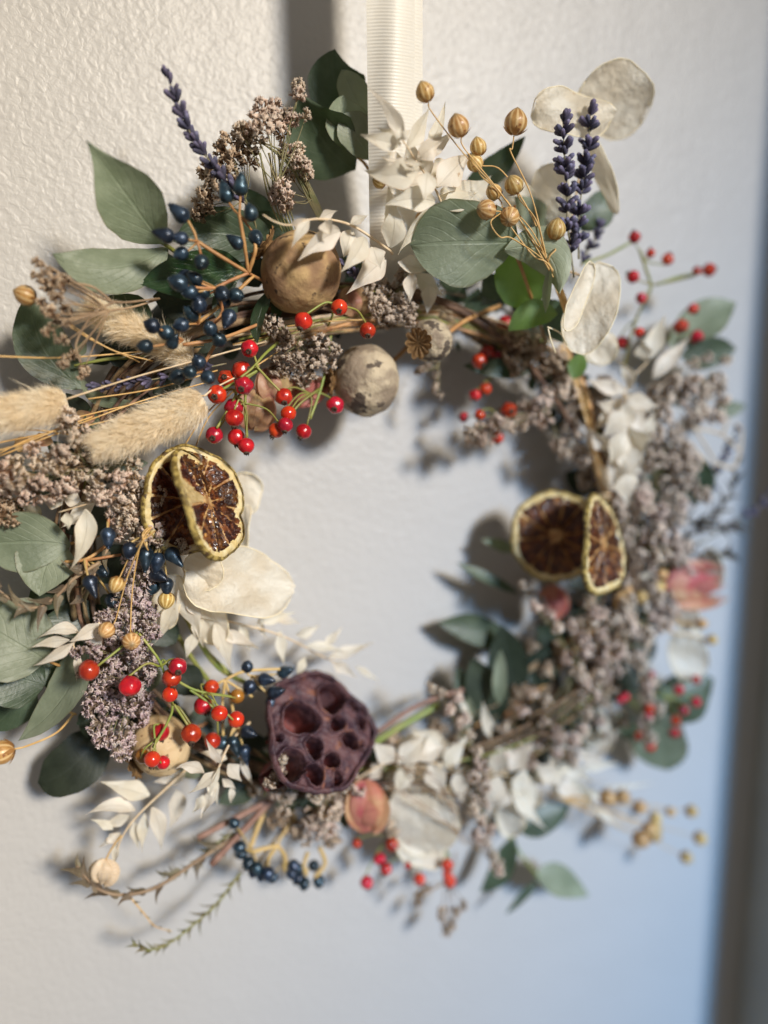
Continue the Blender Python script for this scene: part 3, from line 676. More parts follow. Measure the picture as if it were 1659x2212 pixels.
# --- honesty
t = sprig('honesty_sprig', (1225, 590, 4.5), 'honesty stalk with papery cream seed discs at the top right behind the lavender pair', 'honesty',
    [([(1225, 590, 4.5), (1240, 450, 5.5), (1262, 330, 6.0), (1290, 240, 5.6)], 2.2, 'flax_stem')], 'honesty sprigs in the wreath')
disc(t, (1324, 218, 5.2), 76, 76, 20, 10, .05, .12, .2)
disc(t, (1240, 240, 6.6), 86, 50, 8, -25, -.25, .35, .2)
disc(t, (1308, 380, 5.6), 84, 22, 72, 40, .2, .2, .2)
disc(t, (1192, 425, 5.0), 70, 44, 80, 20, .05, .1)
disc(t, (1120, 440, 4.6), 60, 38, 60, -30, .1, .15)
t = sprig('honesty_sprig', (1200, 720, 4.5), 'large folded cream honesty discs in sharp sun at the right shoulder of the wreath', 'honesty', [([(1150, 560, 5), (1240, 590, 6), (1262, 600, 6.6)], 2.2, 'flax_stem')], 'honesty sprigs in the wreath')
disc(t, (1278, 668, 7.2), 100, 52, 108, 8, .10, .10, .3)
disc(t, (1246, 640, 8.2), 78, 26, 112, -45, .35, .12, .2)
disc(t, (1298, 752, 5.2), 36, 34, 100, 0, .05, .15)
stem('stalk', [(1182, 706, 8), (1210, 720, 8), (1225, 745, 7.6)], 1.6, MT['honesty_rim'], t); stem('stalk', [(1184, 710, 8), (1190, 735, 8), (1200, 762, 8)], 1.6, MT['honesty_rim'], t)
t = sprig('honesty_sprig', (400, 1190, 4), 'wide wavy honesty disc inside the left of the wreath just below the lime slices', 'honesty', [([(380, 1180, 4), (400, 1240, 4.2), (420, 1290, 4.3)], 2.2, 'rusc_stem')], 'honesty sprigs in the wreath')
disc(t, (517, 1258, 4.6), 118, 74, 8, -12, .05, .24, -.2, seed=1.2)
disc(t, (440, 1232, 5.0), 44, 38, 60, 15, -.2, .15)
disc(t, (527, 1066, 2.2), 46, 38, 100, 0, .05, .15)
disc(t, (520, 1150, 2.8), 60, 26, 100, 35, .2, .2)
disc(t, (450, 1325, 3.9), 66, 40, 70, 20, .1, .25)
disc(t, (362, 1300, 3.8), 60, 34, 105, 20, .1, .2)
t = sprig('honesty_sprig', (1430, 1330, 3), 'two tan honesty discs hanging at the right rim below the pink flower', 'honesty', [([(1400, 1300, 3), (1460, 1330, 3), (1490, 1370, 3)], 2, 'flax_stem')], 'honesty sprigs in the wreath')
disc(t, (1486, 1414, 3.2), 58, 40, 80, -15, .1, .15); disc(t, (1480, 1330, 3.0), 36, 28, 60, 20, .1, .15); disc(t, (1540, 1225, 2.6), 40, 22, 80, 20, .1, .1)
t = sprig('honesty_sprig', (870, 1660, 3), 'big blurred tan honesty discs at the bottom of the wreath right of the pink bud', 'honesty', [([(870, 1640, 3), (900, 1680, 3.4), (910, 1740, 3.6)], 2, 'bstem')], 'honesty sprigs in the wreath')
disc(t, (914, 1762, 3.6), 82, 74, 80, 0, .05, .10); disc(t, (905, 1632, 3.4), 64, 46, 150, 10, .1, .2); disc(t, (908, 1836, 3.0), 54, 34, 20, 0, .05, .1)
disc(t, (985, 1640, 3.2), 54, 30, 110, 10, .1, .2); disc(t, (870, 1700, 3.0), 44, 40, 40, 20, .1, .2)
t = sprig('honesty_sprig', (1200, 1560, 3), 'pale translucent honesty discs at the lower right between statice chains', 'honesty', [([(1190, 1540, 3), (1240, 1550, 3), (1280, 1570, 3)], 2, 'bstem')], 'honesty sprigs in the wreath')
disc(t, (1105, 1748, 3.4), 58, 32, 95, 0, .1, .15); disc(t, (1280, 1570, 2.6), 46, 34, 70, 0, .1, .1); disc(t, (1218, 1530, 2.6), 36, 28, 30, 10, .1, .1)

# --- ribbon side ruscus and the others
D = dict
ruscus('tall sunlit spray of bleached ruscus in front of the ribbon', [(975, 480, 6.2), (962, 460, 6.8), (940, 408, 7.3), (903, 354, 7.8), (880, 318, 8.1), (868, 300, 8.2)], [
    ((873, 305, 8.0), (794, 188, 8.0), 13, D(c=(850, 235, 8.2))), ((880, 320, 7.8), (928, 228, 7.8), 16), ((922, 328, 7.0), (962, 218, 6.6), 12),
    ((866, 312, 8.0), (777, 290, 8.0), 16), ((862, 305, 7.6), (816, 276, 7.4), 11), ((905, 342, 8.0), (958, 304, 8.0), 17, D(tilt=.2)), ((905, 336, 7.4), (980, 284, 7.0), 17),
    ((905, 358, 8.2), (784, 366, 7.8), 25, D(c=(850, 395, 8.6), tilt=-.1)), ((872, 344, 7.2), (822, 338, 7.0), 12), ((922, 372, 8.4), (915, 434, 8.6), 21, D(tilt=-.35, cup=.1, wave=.02)),
    ((946, 403, 7.6), (1018, 330, 7.2), 27, D(tilt=.1)), ((940, 436, 7.8), (828, 444, 7.6), 22, D(c=(885, 420, 8.2))), ((958, 452, 7.2), (1032, 416, 6.8), 20), ((964, 462, 7.2), (1060, 380, 5.2), 32, D(tilt=.3)),
    ((962, 468, 6.6), (860, 550, 6.4), 24, D(c=(900, 470, 6.8))), ((835, 505, 6.9), (839, 392, 7.2), 15, D(tilt=.6)), ((842, 534, 6.9), (846, 432, 7.3), 23, D(c=(858, 480, 7.5))),
    ((873, 345, 8.7), (895, 374, 8.6), 6), ((872, 346, 8.8), (918, 356, 8.4), 5), ((895, 350, 6.4), (880, 296, 6.6), 14), ((930, 385, 6.6), (985, 350, 6.2), 24), ((925, 390, 6.8), (905, 320, 6.2), 20),
    ((935, 410, 6.6), (962, 350, 6.4), 22), ((925, 395, 6.6), (872, 400, 6.6), 18), ((960, 455, 6.4), (985, 375, 6.0), 22), ((985, 480, 5.8), (1000, 412, 5.6), 20), ((862, 305, 8.4), (870, 268, 8.4), 9),
    ((868, 300, 8.6), (886, 280, 8.6), 8), ((948, 425, 6.9), (1000, 455, 6.2), 18), ((935, 455, 6.0), (900, 500, 5.6), 20)], ws=1.22)
ruscus('bleached ruscus spray crossing left over the big brown poppy head', [(848, 548, 5.6), (832, 534, 6.0), (757, 486, 6.8), (685, 473, 7.2), (628, 486, 7.2), (596, 480, 7.2), (568, 464, 7.2)], [
    ((668, 476, 7.3), (630, 537, 7.4), 13, D(tilt=.3)), ((702, 479, 7.4), (716, 508, 7.6), 16, D(cup=.5)), ((735, 500, 6.9), (643, 564, 7.2), 27, D(c=(690, 510, 7.4))),
    ((787, 512, 7.2), (735, 588, 7.6), 24, D(c=(776, 552, 7.8), tilt=-.3, cup=.2)), ((806, 534, 6.9), (822, 580, 7.2), 24, D(tilt=-.3)), ((757, 484, 6.9), (796, 464, 7.0), 12),
    ((760, 500, 6.2), (742, 556, 6.0), 24), ((832, 560, 5.8), (746, 637, 5.8), 26, D(c=(800, 585, 6.2))), ((888, 588, 5.8), (884, 656, 6.0), 17), ((926, 614, 5.2), (922, 680, 5.2), 18),
    ((628, 486, 7.2), (672, 472, 7.0), 9), ((860, 566, 5.6), (930, 585, 5.6), 20), ((900, 590, 5.0), (960, 640, 4.8), 20), ((820, 545, 5.5), (775, 610, 5.2), 24), ((690, 474, 6.8), (730, 455, 6.4), 12)])
ruscus('white ruscus twig with one long hanging leaf at the left below the statice mass', [(260, 1055, 4.4), (238, 1063, 4.8), (204, 1083, 5.2), (126, 1107, 5.0)], [
    ((184, 1100, 5.4), (150, 1232, 5.6), 24, D(c=(198, 1165, 5.8), tilt=.1)), ((143, 1107, 5.4), (148, 1145, 5.6), 13, D(wave=.3)), ((135, 1088, 4.6), (82, 1072, 4.4), 22), ((175, 1085, 4.6), (130, 1070, 4.4), 18),
    ((205, 1085, 4.4), (132, 1140, 4.2), 22, D(tilt=.5)), ((215, 1045, 4.4), (180, 1020, 4.2), 20), ((70, 1110, 3.6), (0, 1170, 3.6), 26, D(m='ruscus')), ((50, 1090, 3.6), (90, 1150, 3.4), 22)])
ruscus('small white star of ruscus leaves over the dark leaves at the left', [(215, 1345, 5.0), (190, 1368, 5.2), (160, 1388, 5.3), (165, 1410, 5.2)], [
    ((213, 1347, 5.4), (148, 1387, 5.8), 17, D(cup=.2)), ((170, 1366, 5.2), (78, 1382, 5.2), 14, D(c=(130, 1345, 5.5))), ((150, 1383, 5.5), (66, 1399, 5.5), 13), ((158, 1388, 5.7), (72, 1438, 5.7), 14),
    ((167, 1408, 5.4), (165, 1474, 5.2), 9), ((200, 1370, 5.2), (222, 1400, 5.2), 14)])
ruscus('blurred bleached ruscus spray reaching into the wreath hole from the left', [(370, 1290, 3.6), (450, 1330, 3.8), (600, 1370, 3.6), (700, 1420, 3.2), (750, 1440, 3.0)], [
    ((380, 1296, 4.2), (335, 1388, 4.2), 19), ((388, 1272, 4.4), (432, 1382, 4.2), 26), ((423, 1366, 4.0), (402, 1424, 4.0), 15), ((464, 1346, 4.0), (500, 1452, 3.8), 22), ((474, 1362, 4.0), (560, 1400, 3.8), 15),
    ((498, 1370, 3.8), (562, 1402, 3.6), 12), ((604, 1362, 3.6), (614, 1438, 3.6), 13), ((640, 1372, 3.4), (690, 1350, 3.2), 13), ((560, 1345, 3.5), (640, 1322, 3.2), 14), ((660, 1395, 3.4), (748, 1408, 3.2), 12), ((709, 1421, 3.4), (810, 1386, 3.0), 14),
    ((719, 1432, 3.2), (770, 1464, 3.2), 14), ((768, 1440, 3.0), (822, 1474, 2.8), 8), ((520, 1345, 3.6), (540, 1410, 3.6), 11), ((590, 1330, 3.3), (650, 1345, 3.2), 12), ((700, 1395, 3.2), (740, 1355, 2.9), 10), ((660, 1420, 3.2), (640, 1470, 3.2), 10),
    ((400, 1280, 4.2), (470, 1345, 4.0), 24), ((430, 1330, 4.0), (440, 1400, 3.8), 18), ((560, 1335, 3.4), (575, 1380, 3.4), 10)])
ruscus('bright white ruscus cluster at the lower left beside the blue and red berries', [(540, 1560, 4.2), (500, 1600, 4.8), (474, 1655, 5.4), (455, 1700, 5.3)], [
    ((478, 1651, 5.6), (444, 1594, 5.8), 10), ((441, 1670, 5.4), (378, 1662, 5.6), 14, D(c=(405, 1642, 5.8), tilt=-.3)), ((470, 1664, 5.7), (406, 1715, 5.8), 14), ((474, 1657, 5.8), (448, 1730, 5.8), 8), ((494, 1650, 5.4), (522, 1688, 5.6), 17, D(tilt=-.3)),
    ((480, 1683, 5.2), (510, 1706, 5.2), 10), ((468, 1704, 5.2), (434, 1768, 5.2), 14), ((440, 1718, 5.0), (416, 1756, 5.0), 12), ((490, 1640, 5.0), (430, 1625, 5.0), 14), ((500, 1700, 4.9), (498, 1738, 4.8), 8), ((450, 1680, 5.0), (470, 1740, 4.8), 14), ((520, 1640, 4.6), (548, 1700, 4.4), 8)])
ruscus('blurred pale ruscus spray with drooping leaves at the lower left under the tan pod', [(410, 1650, 3.2), (393, 1671, 3.4), (301, 1758, 3.6), (262, 1812, 3.6), (244, 1870, 3.4)], [
    ((323, 1719, 3.6), (216, 1688, 3.4), 24), ((292, 1750, 3.7), (185, 1760, 3.6), 18, D(c=(240, 1725, 3.9))), ((244, 1792, 3.6), (195, 1770, 3.4), 11), ((312, 1757, 3.5), (308, 1842, 3.4), 13), ((328, 1744, 3.7), (348, 1842, 3.6), 18, D(c=(350, 1780, 3.9))), ((379, 1705, 3.4), (362, 1792, 3.3), 20, D(c=(392, 1750, 3.5))),
    ((236, 1802, 3.4), (252, 1825, 3.4), 12), ((252, 1825, 3.4), (246, 1870, 3.4), 9), ((280, 1762, 3.4), (215, 1785, 3.2), 14), ((262, 1800, 3.3), (212, 1832, 3.2), 10), ((290, 1775, 3.4), (300, 1835, 3.2), 12), ((400, 1672, 3.2), (330, 1690, 3.0), 16)])
ruscus('blurred star of bleached ruscus leaves at the right rim above tan grasses', [(1290, 1050, 3.2), (1335, 950, 3.8), (1352, 840, 4.6), (1400, 780, 4.6)], [
    ((1404, 775, 4.8), (1440, 678, 4.6), 21), ((1409, 819, 4.6), (1492, 725, 4.4), 18), ((1392, 778, 5.2), (1388, 730, 5.2), 18, D(tilt=-.3, cup=.1)), ((1369, 826, 4.8), (1336, 778, 4.8), 15), ((1352, 845, 4.6), (1268, 820, 4.4), 18, D(c=(1300, 835, 4.6))), ((1360, 840, 5.2), (1352, 788, 5.2), 10, D(tilt=-.3)),
    ((1360, 850, 4.6), (1412, 895, 4.4), 20), ((1340, 860, 4.4), (1282, 930, 4.4), 22), ((1312, 972, 4.6), (1270, 925, 4.6), 17, D(tilt=-.3)), ((1330, 900, 4.2), (1390, 960, 4.0), 26), ((1340, 930, 4.0), (1330, 1010, 4.0), 26), ((1370, 900, 4.0), (1400, 990, 4.0), 22), ((1340, 980, 3.9), (1400, 1030, 3.8), 22), ((1350, 1000, 3.9), (1350, 1075, 3.8), 22), ((1380, 960, 4), (1420, 880, 4.2), 20), ((1330, 880, 4.2), (1290, 870, 4.4), 16)])
ruscus('blurred spray of bleached ruscus stretching right along the bottom of the wreath', [(1000, 1640, 3.2), (1080, 1670, 3.6), (1180, 1690, 3.6), (1290, 1640, 3.4), (1320, 1600, 3.4)], [
    ((1061, 1595, 3.6), (1042, 1512, 3.6), 15), ((1070, 1620, 3.5), (1135, 1570, 3.4), 12), ((1090, 1650, 3.8), (1180, 1600, 3.6), 12), ((1105, 1700, 4.0), (1182, 1794, 4.0), 17, D(tilt=-.2)), ((1316, 1628, 3.8), (1316, 1552, 3.8), 8), ((1280, 1640, 3.8), (1345, 1570, 3.6), 9), ((1260, 1660, 3.6), (1340, 1650, 3.4), 12),
    ((1120, 1680, 3.8), (1090, 1600, 3.6), 20), ((1150, 1690, 3.7), (1210, 1640, 3.6), 20), ((1200, 1690, 3.7), (1260, 1720, 3.6), 18), ((1230, 1680, 3.6), (1290, 1760, 3.5), 14), ((1160, 1700, 3.6), (1150, 1760, 3.5), 20), ((1100, 1700, 3.6), (1060, 1760, 3.6), 24), ((1080, 1670, 3.6), (1010, 1700, 3.6), 24), ((1180, 1680, 3.9), (1240, 1650, 3.9), 14),
    ((1300, 1700, 3.2), (1420, 1690, 3.0), 6), ((1250, 1700, 3.4), (1330, 1740, 3.2), 10), ((1280, 1740, 3.2), (1350, 1790, 3.1), 9)])

# --- blue berries
berries('spray of dark blue berries on orange stalks high over the upper left leaves', [(600, 620, 4.0), (555, 600, 4.9), (537, 590, 5.6)], 6.0, [
    (520, 405, 17, 2, (.1, -1, .3)), (489, 421, 17, 2, (-.3, -1, .3)), (392, 464, 18, 2, (-.9, -.7, .4)), (360, 509, 17, 2, (-1, -.2, .3)), (393, 515, 15, 1), (393, 547, 15, 1, (-.8, .5, .5)), (542, 462, 16, 1, (-.2, -1, .5)), (552, 512, 16, 1), (513, 525, 15, 2, (-.8, -.5, .4)), (435, 566, 17, 0),
    (388, 612, 19, 1), (422, 603, 16, 1), (413, 632, 16, 1), (437, 632, 17, 0), (479, 634, 17, 0), (508, 638, 17, 0), (430, 660, 17, 1), (415, 679, 17, 1, None, -.4), (495, 684, 17, 2, (-.3, 1, .4)), (330, 704, 17, 0), (360, 719, 17, 0), (393, 702, 16, 0), (454, 711, 16, 0, (-.2, -.6, 1)), (372, 741, 14, 2, (.5, -.6, .4)), (315, 748, 16, 0), (474, 735, 16, 0, (-.2, -.5, 1)),
    (430, 784, 16, 0, None, -.3), (410, 804, 15, 0), (384, 813, 17, 0, None, -.6), (449, 815, 16, 0), (483, 652, 15, 0, None, -.6), (402, 598, 16, 0, None, -.8)],
    [(425, 521, 6.0), (517, 464, 6.2), (537, 590, 5.6), (466, 622, 5.9), (425, 700, 5.4), (462, 700, 5.4), (432, 800, 5.2), (395, 735, 5.6)])
V1 = bpy.data.objects['blue_berry_spray']
for pp in ([(537, 590, 5.6), (480, 556, 5.9), (425, 521, 6.0)], [(537, 590, 5.6), (528, 530, 6.0), (517, 464, 6.2)], [(537, 590, 5.6), (551, 545, 6.0), (551, 525, 6.0)], [(537, 590, 5.6), (500, 605, 5.8), (466, 622, 5.9)], [(548, 596, 5.3), (500, 640, 5.4), (425, 700, 5.4)],
           [(466, 622, 5.9), (480, 670, 5.5), (462, 700, 5.4)], [(470, 735, 5.3), (450, 770, 5.3), (432, 800, 5.2)], [(560, 700, 4.6), (480, 730, 5.4), (395, 745, 5.6)]):
    stem('branch', pp, 4.0, MT['ostem'], V1, wob=.12)
berries('hanging bunch of shiny blue teardrop berries left of centre under the lime slices', [(262, 1130, 4.6), (310, 1140, 5.2), (318, 1160, 5.4)], 5.6, [
    (233, 1156, 17, 2, (.15, 1, .3)), (280, 1186, 16, 1, (-.1, 1, .3)), (315, 1199, 18, 3, (.05, 1, .3)), (340, 1210, 17, 2, (-.1, 1, .3)), (372, 1198, 17, 3, (.7, .7, .3)), (195, 1258, 17, 3, (.5, 1, .3)), (338, 1240, 17, 2, (.8, .4, .3)), (360, 1262, 15, 2, (.1, 1, .3)), (221, 1233, 14, 1, None, -.8), (333, 1264, 16, 1, None, -.8), (241, 1296, 15, 1, None, -1.2)],
    [(233, 1128, 5.0), (318, 1160, 5.4), (350, 1165, 5.4), (182, 1208, 5.0)], m='ystem')
o = bpy.data.objects['blue_berry_spray.001']
for pp in ([(246, 1165, 4.6), (190, 1206, 5.0), (140, 1214, 4.8)], [(186, 1208, 5.0), (186, 1232, 5.2)], [(236, 1110, 5.0), (233, 1140, 5.2)], [(190, 1210, 5.0), (262, 1198, 5.0)]): stem('branch', pp, 3.6, MT['ostem'], o)
berries('loose blue berries on ochre stalks left of the lotus pod', [(430, 1500, 3.8), (486, 1468, 4.4)], 4.6, [
    (534, 1441, 13, 0, (.3, -1, .4)), (539, 1483, 15, 0), (612, 1452, 14, 2, (1, -.4, .3)), (571, 1467, 14, 2, (1, .1, .3)), (591, 1496, 15, 2, (1, -.3, .3)), (584, 1516, 11, 1), (533, 1580, 14, 2, (1, .3, .3)), (482, 1604, 15, 1), (503, 1604, 15, 3, (.5, 1, .3)), (527, 1622, 14, 3, (.3, 1, .3)), (560, 1478, 12, 1, None, -.8)],
    [(486, 1468, 4.4), (545, 1460, 4.4), (510, 1570, 4.4)], m='ystem')
o = bpy.data.objects['blue_berry_spray.002']
for pp in ([(486, 1468, 4.4), (530, 1450, 4.5), (605, 1445, 4.6)], [(486, 1468, 4.4), (520, 1490, 4.5), (545, 1505, 4.5)], [(486, 1468, 4.4), (480, 1530, 4.3), (482, 1590, 4.4)], [(486, 1468, 4.4), (500, 1520, 4.3), (510, 1570, 4.4)]): stem('branch', pp, 3.4, MT['ystem'], o)
berries('blurred row of blue berries on forked ochre stalks at the bottom of the wreath', [(640, 1760, 2.8), (606, 1810, 3.2), (600, 1826, 3.4)], 3.4, [
    (518, 1830, 14, 0), (521, 1843, 13, 0), (537, 1864, 14, 0), (555, 1874, 13, 0), (579, 1886, 14, 0), (566, 1888, 13, 0), (634, 1870, 13, 0), (644, 1897, 13, 0), (657, 1908, 13, 0), (688, 1903, 13, 0), (630, 1886, 13, 0), (678, 1870, 12, 0), (506, 1779, 12, 0), (548, 1882, 12, 0), (590, 1895, 11, 0), (645, 1876, 11, 0)],
    [(548, 1845, 3.4), (580, 1850, 3.4), (614, 1862, 3.4), (665, 1880, 3.4), (690, 1880, 3.4)], m='ystem')
o = bpy.data.objects['blue_berry_spray.003']
for pp in ([(600, 1826, 3.4), (575, 1832, 3.4), (545, 1840, 3.4)], [(600, 1826, 3.4), (582, 1850, 3.4), (575, 1868, 3.4)], [(600, 1826, 3.4), (615, 1850, 3.4), (614, 1880, 3.4)], [(665, 1840, 3.2), (656, 1870, 3.4), (662, 1890, 3.4)], [(690, 1830, 3.2), (702, 1865, 3.3), (680, 1895, 3.4)]): stem('branch', pp, 5.0, MT['ystem'], o)

# --- rosehips
hips('large bunch of red rosehips below the centre of the upper left arc', (525, 790, 5.6), 5.6, [
    (539, 753, 19, 'n', (.05, .5, .8)), (522, 800, 21, 'n', (.4, 0, .2), -.6), (488, 817, 18, 'n', (0, 0, 1), -.8), (527, 833, 20, 'n', (-.15, .55, .9)), (469, 852, 21, 'n', (-.1, .45, 1)), (505, 880, 20, 'n', (0, .4, -.6), -.3), (506, 903, 20, 'n', (0, 1, .1), .2), (463, 940, 19, 'n', (0, .5, 1)), (510, 944, 19, 'n', (.1, 1, 0), -.6), (532, 963, 18, 'n', (.1, 1, .35)),
    (613, 857, 19, 'n', (.15, .8, .6)), (623, 893, 17, 'o', (.2, 1, .3)), (616, 918, 17, 'n', (0, 1, .4)), (597, 930, 17, 'n', (-.6, 1, .2), -.5), (656, 932, 17, 'n', (-.5, 1, .2), -.8), (724, 875, 19, 'n', (-.05, .6, .8), -.8)],
    [(600, 740, 4.6), (572, 765, 5.2), (545, 795, 5.6), (520, 815, 5.8)], hubs=[(558, 798, 5.6), (510, 850, 5.6), (525, 870, 5.5), (572, 805, 5.5), (670, 850, 4.4)], stem_r=3.6)
o = bpy.data.objects['rosehip_spray']
for pp in ([(552, 790, 5.6), (560, 798, 5.7), (585, 825, 5.6), (605, 845, 5.6)], [(560, 798, 5.6), (530, 815, 5.6), (478, 842, 5.5)], [(560, 798, 5.6), (520, 830, 5.5), (505, 865, 5.5)], [(530, 835, 5.4), (530, 900, 5.4), (534, 945, 5.4)], [(720, 690, 3.8), (698, 820, 4.2), (670, 905, 4.6)], [(690, 840, 4.4), (650, 870, 4.8), (620, 905, 5.0)], [(520, 850, 5.4), (490, 890, 5.4), (468, 925, 5.5)]): stem('branch', pp, 3.0, MT['gstem'], o)
hips('three rosehips just under the big brown poppy head', (722, 660, 5.0), 5.9, [(655, 694, 20, 'n', (-.35, 1, .35)), (733, 664, 18, 'o', (0, .7, .8), .3), (794, 714, 18, 'n', (.05, .8, .6))],
    [(700, 720, 3.6), (715, 690, 4.4), (722, 662, 5.0)], hubs=[(720, 655, 5.9), (745, 662, 5.9)])
hips('wide spray of red rosehips at the lower left in front of the mauve statice', (377, 1519, 5.6), 5.8, [
    (192, 1448, 23, 'n', (-1, .5, .1), .6), (280, 1482, 23, 'n', (.1, 1, .1), .5), (384, 1440, 20, 'n', (.3, .5, .9), .3), (371, 1464, 21, 'n', (.3, 1, .3), .1), (367, 1500, 17, 'o', (0, .2, -1)), (457, 1485, 17, 'n', (1, .4, .2), -.8), (439, 1524, 20, 'n', (.6, 1, .3), -.6), (474, 1541, 18, 'o', (.4, 1, .3)), (510, 1554, 18, 'o', (.2, .2, -1)), (413, 1585, 22, 'n', (.2, .9, .7)),
    (347, 1582, 19, 'n', (.2, 1, .1), -.9), (459, 1600, 18, 'n', (-.6, .6, .1), -.8), (329, 1640, 18, 'o', (0, 1, .3)), (352, 1647, 15, 'n', (0, .2, -1), -.3), (512, 1504, 16, 'b', (0, 0, -1), -.9), (309, 1633, 17, 'b', (0, 0, -1), -.8)],
    [(290, 1350, 4.6), (320, 1390, 5.2), (345, 1430, 5.6)], hubs=[(296, 1366, 5.4), (330, 1400, 5.6), (345, 1440, 5.6), (376, 1525, 5.4), (440, 1500, 5.4), (335, 1600, 5.4)], stem_r=3.2)
o = bpy.data.objects['rosehip_spray.002']
for pp in ([(300, 1368, 5.4), (325, 1400, 5.6), (350, 1440, 5.6), (372, 1520, 5.4), (362, 1560, 5.4), (330, 1615, 5.5)], [(376, 1522, 5.4), (395, 1550, 5.5), (408, 1570, 5.6)], [(352, 1450, 5.5), (420, 1490, 5.4), (500, 1505, 5.2)], [(410, 1490, 5.4), (440, 1510, 5.4), (462, 1530, 5.5)], [(345, 1440, 5.6), (362, 1430, 5.7)]): stem('branch', pp, 3.0, MT['gstem'], o)
hips('blurred open spray of small red berries against the pale wall at the upper right', (1408, 620, 3.6), 3.6, [
    (1370, 513, 13, 'n', (-.2, -1, .2)), (1405, 547, 10, 'n', (-.1, -1, .2)), (1442, 560, 13, 'n', (.3, -1, .2)), (1367, 598, 14, 'n', (-.8, -.5, .2)), (1385, 644, 12, 'n', (-.5, .2, .5)), (1531, 583, 14, 'n', (1, -.2, .2)), (1506, 585, 10, 'n', (.5, -.3, .5)), (1497, 667, 12), (1470, 705, 16), (1505, 727, 14), (1343, 740, 14), (1380, 718, 11)],
    [(1345, 800, 2.8), (1370, 700, 3.2), (1400, 640, 3.6), (1408, 620, 3.6)], hubs=[(1408, 620, 3.6), (1420, 615, 3.6), (1378, 690, 3.4), (1440, 740, 3.2), (1385, 555, 3.6)], stem_r=3.2)
o = bpy.data.objects['rosehip_spray.003']
for pp in ([(1408, 618, 3.6), (1395, 580, 3.6), (1382, 540, 3.6)], [(1415, 615, 3.6), (1460, 605, 3.6), (1500, 595, 3.6)], [(1255, 570, 3.8), (1310, 552, 3.7), (1360, 525, 3.6)]): stem('branch', pp, 3.2, MT['gstem'], o)
hips('dark red berries blurred on the inner right side above the small pink statice', (1080, 800, 3.2), 3.6, [
    (1090, 698, 17), (1052, 762, 17), (1035, 780, 17), (1062, 782, 14), (1026, 854, 13), (1048, 840, 14), (1036, 896, 12), (1002, 901, 11, 'n', (-1, 0, .4)), (1098, 887, 18, 'n', (.3, .2, 1)), (1074, 945, 14, 'o'), (1166, 757, 12), (1075, 770, 12)],
    [(1110, 790, 2.6), (1085, 800, 3.0), (1060, 820, 3.2)], hubs=[(1060, 820, 3.2), (1090, 740, 3.0), (1075, 900, 3.2)], stem_r=2.6)
hips('few dark and orange berries hanging blurred under the pink bud at the bottom', (860, 1800, 2.8), 3.2, [
    (846, 1824, 15), (819, 1855, 13), (834, 1877, 13), (792, 1906, 14), (770, 1822, 10), (906, 1899, 13, 'o'), (966, 1868, 13, 'o'), (971, 1903, 14, 'o'), (881, 1870, 7), (966, 1888, 11, 'o')],
    [(880, 1750, 2.4), (870, 1790, 2.8), (855, 1815, 3.0)], hubs=[(850, 1810, 3.0), (900, 1860, 3.0), (962, 1835, 3.0)], stem_r=2.2)
hips('sprinkle of tiny blurred red berries over the big leaves at the lower right', (1440, 1500, 3.2), 3.4, [
    (1408, 1457, 8), (1466, 1490, 11), (1503, 1516, 11), (1477, 1534, 11), (1459, 1556, 11), (1457, 1580, 12), (1402, 1532, 12), (1404, 1611, 12, 'o'), (1350, 1505, 10), (1503, 1468, 10), (1400, 1545, 10), (1380, 1590, 10), (1340, 1512, 9)],
    [(1340, 1440, 2.8), (1400, 1490, 3.0), (1440, 1510, 3.2)], hubs=[(1440, 1510, 3.2), (1390, 1550, 3.2)], stem_r=2.0)

# --- flax
flaxes('sunlit spray of golden flax pods at the upper right beside the bleached ruscus', [
    (918, 200, 20, (-.5, -1, .6), -.2, [(1000, 330, 7.6), (1090, 430, 7.8)]), (990, 273, 23, (-.4, -.8, .8), .2, [(1060, 390, 8.0), (1120, 470, 8.0)]), (1114, 265, 25, (.1, -1, .3), 0, [(1104, 330, 7.8), (1150, 430, 8.0)]), (1033, 318, 18, (-.3, -1, .5), -.4, [(1085, 370, 7.6), (1150, 470, 7.8)]),
    (1026, 352, 18, (-.6, -.6, .8), -.6, [(1100, 440, 7.6)]), (1067, 415, 17, (-.7, -.5, .8), -.4, [(1090, 470, 7.6), (1150, 550, 7.8)]), (1110, 400, 20, (-.6, -.7, .8), 0, [(1160, 480, 8)]), (1051, 453, 21, (-1, .1, .7), .5, [(1060, 480, 8.6), (1080, 512, 8.6), (1110, 517, 8.4)]), (1101, 468, 21, (-.3, .8, .9), .4, [(1150, 500, 8.2)]), (1201, 496, 21, (.1, -1, .6), .3, [(1200, 540, 8.2)])],
    7.8, (1190, 580, 7.8), tail=(1236, 690, 6.6))
flaxes('two golden flax pods nestled behind the lower ruscus leaves on the ribbon', [(820, 393, 14, (-1, -.2, .4), 0), (912, 472, 15, (-.2, -.5, .8), -.3)], 6.0, (905, 440, 5.8))
flaxes('single straw-coloured flax pod at the far left beside the brown dried flowers', [(56, 638, 22, (-.9, -.3, .6), 0, [(90, 660, 4.4), (190, 730, 4.6)])], 4.4, (300, 780, 4.4))
flaxes('pale flax pods on long gold threads across the mauve statice left of the wreath hole', [
    (252, 1262, 17, (-.3, 1, .5), -.3), (230, 1361, 18, (-.3, .6, 1), 0), (284, 1385, 19, (.4, .2, 1), .2), (359, 1296, 18, (0, 1, .5), -.8)], 6.2, (312, 1160, 6.2), tail=(345, 1130, 5.0))
flaxes('blurred tan flax pod cut off at the left edge low down', [(4, 1625, 26, (-1, .2, .3), 0), (95, 1532, 20, (-.6, .4, .6), -.8)], 3.2, (160, 1545, 3.0), rs=2.4)
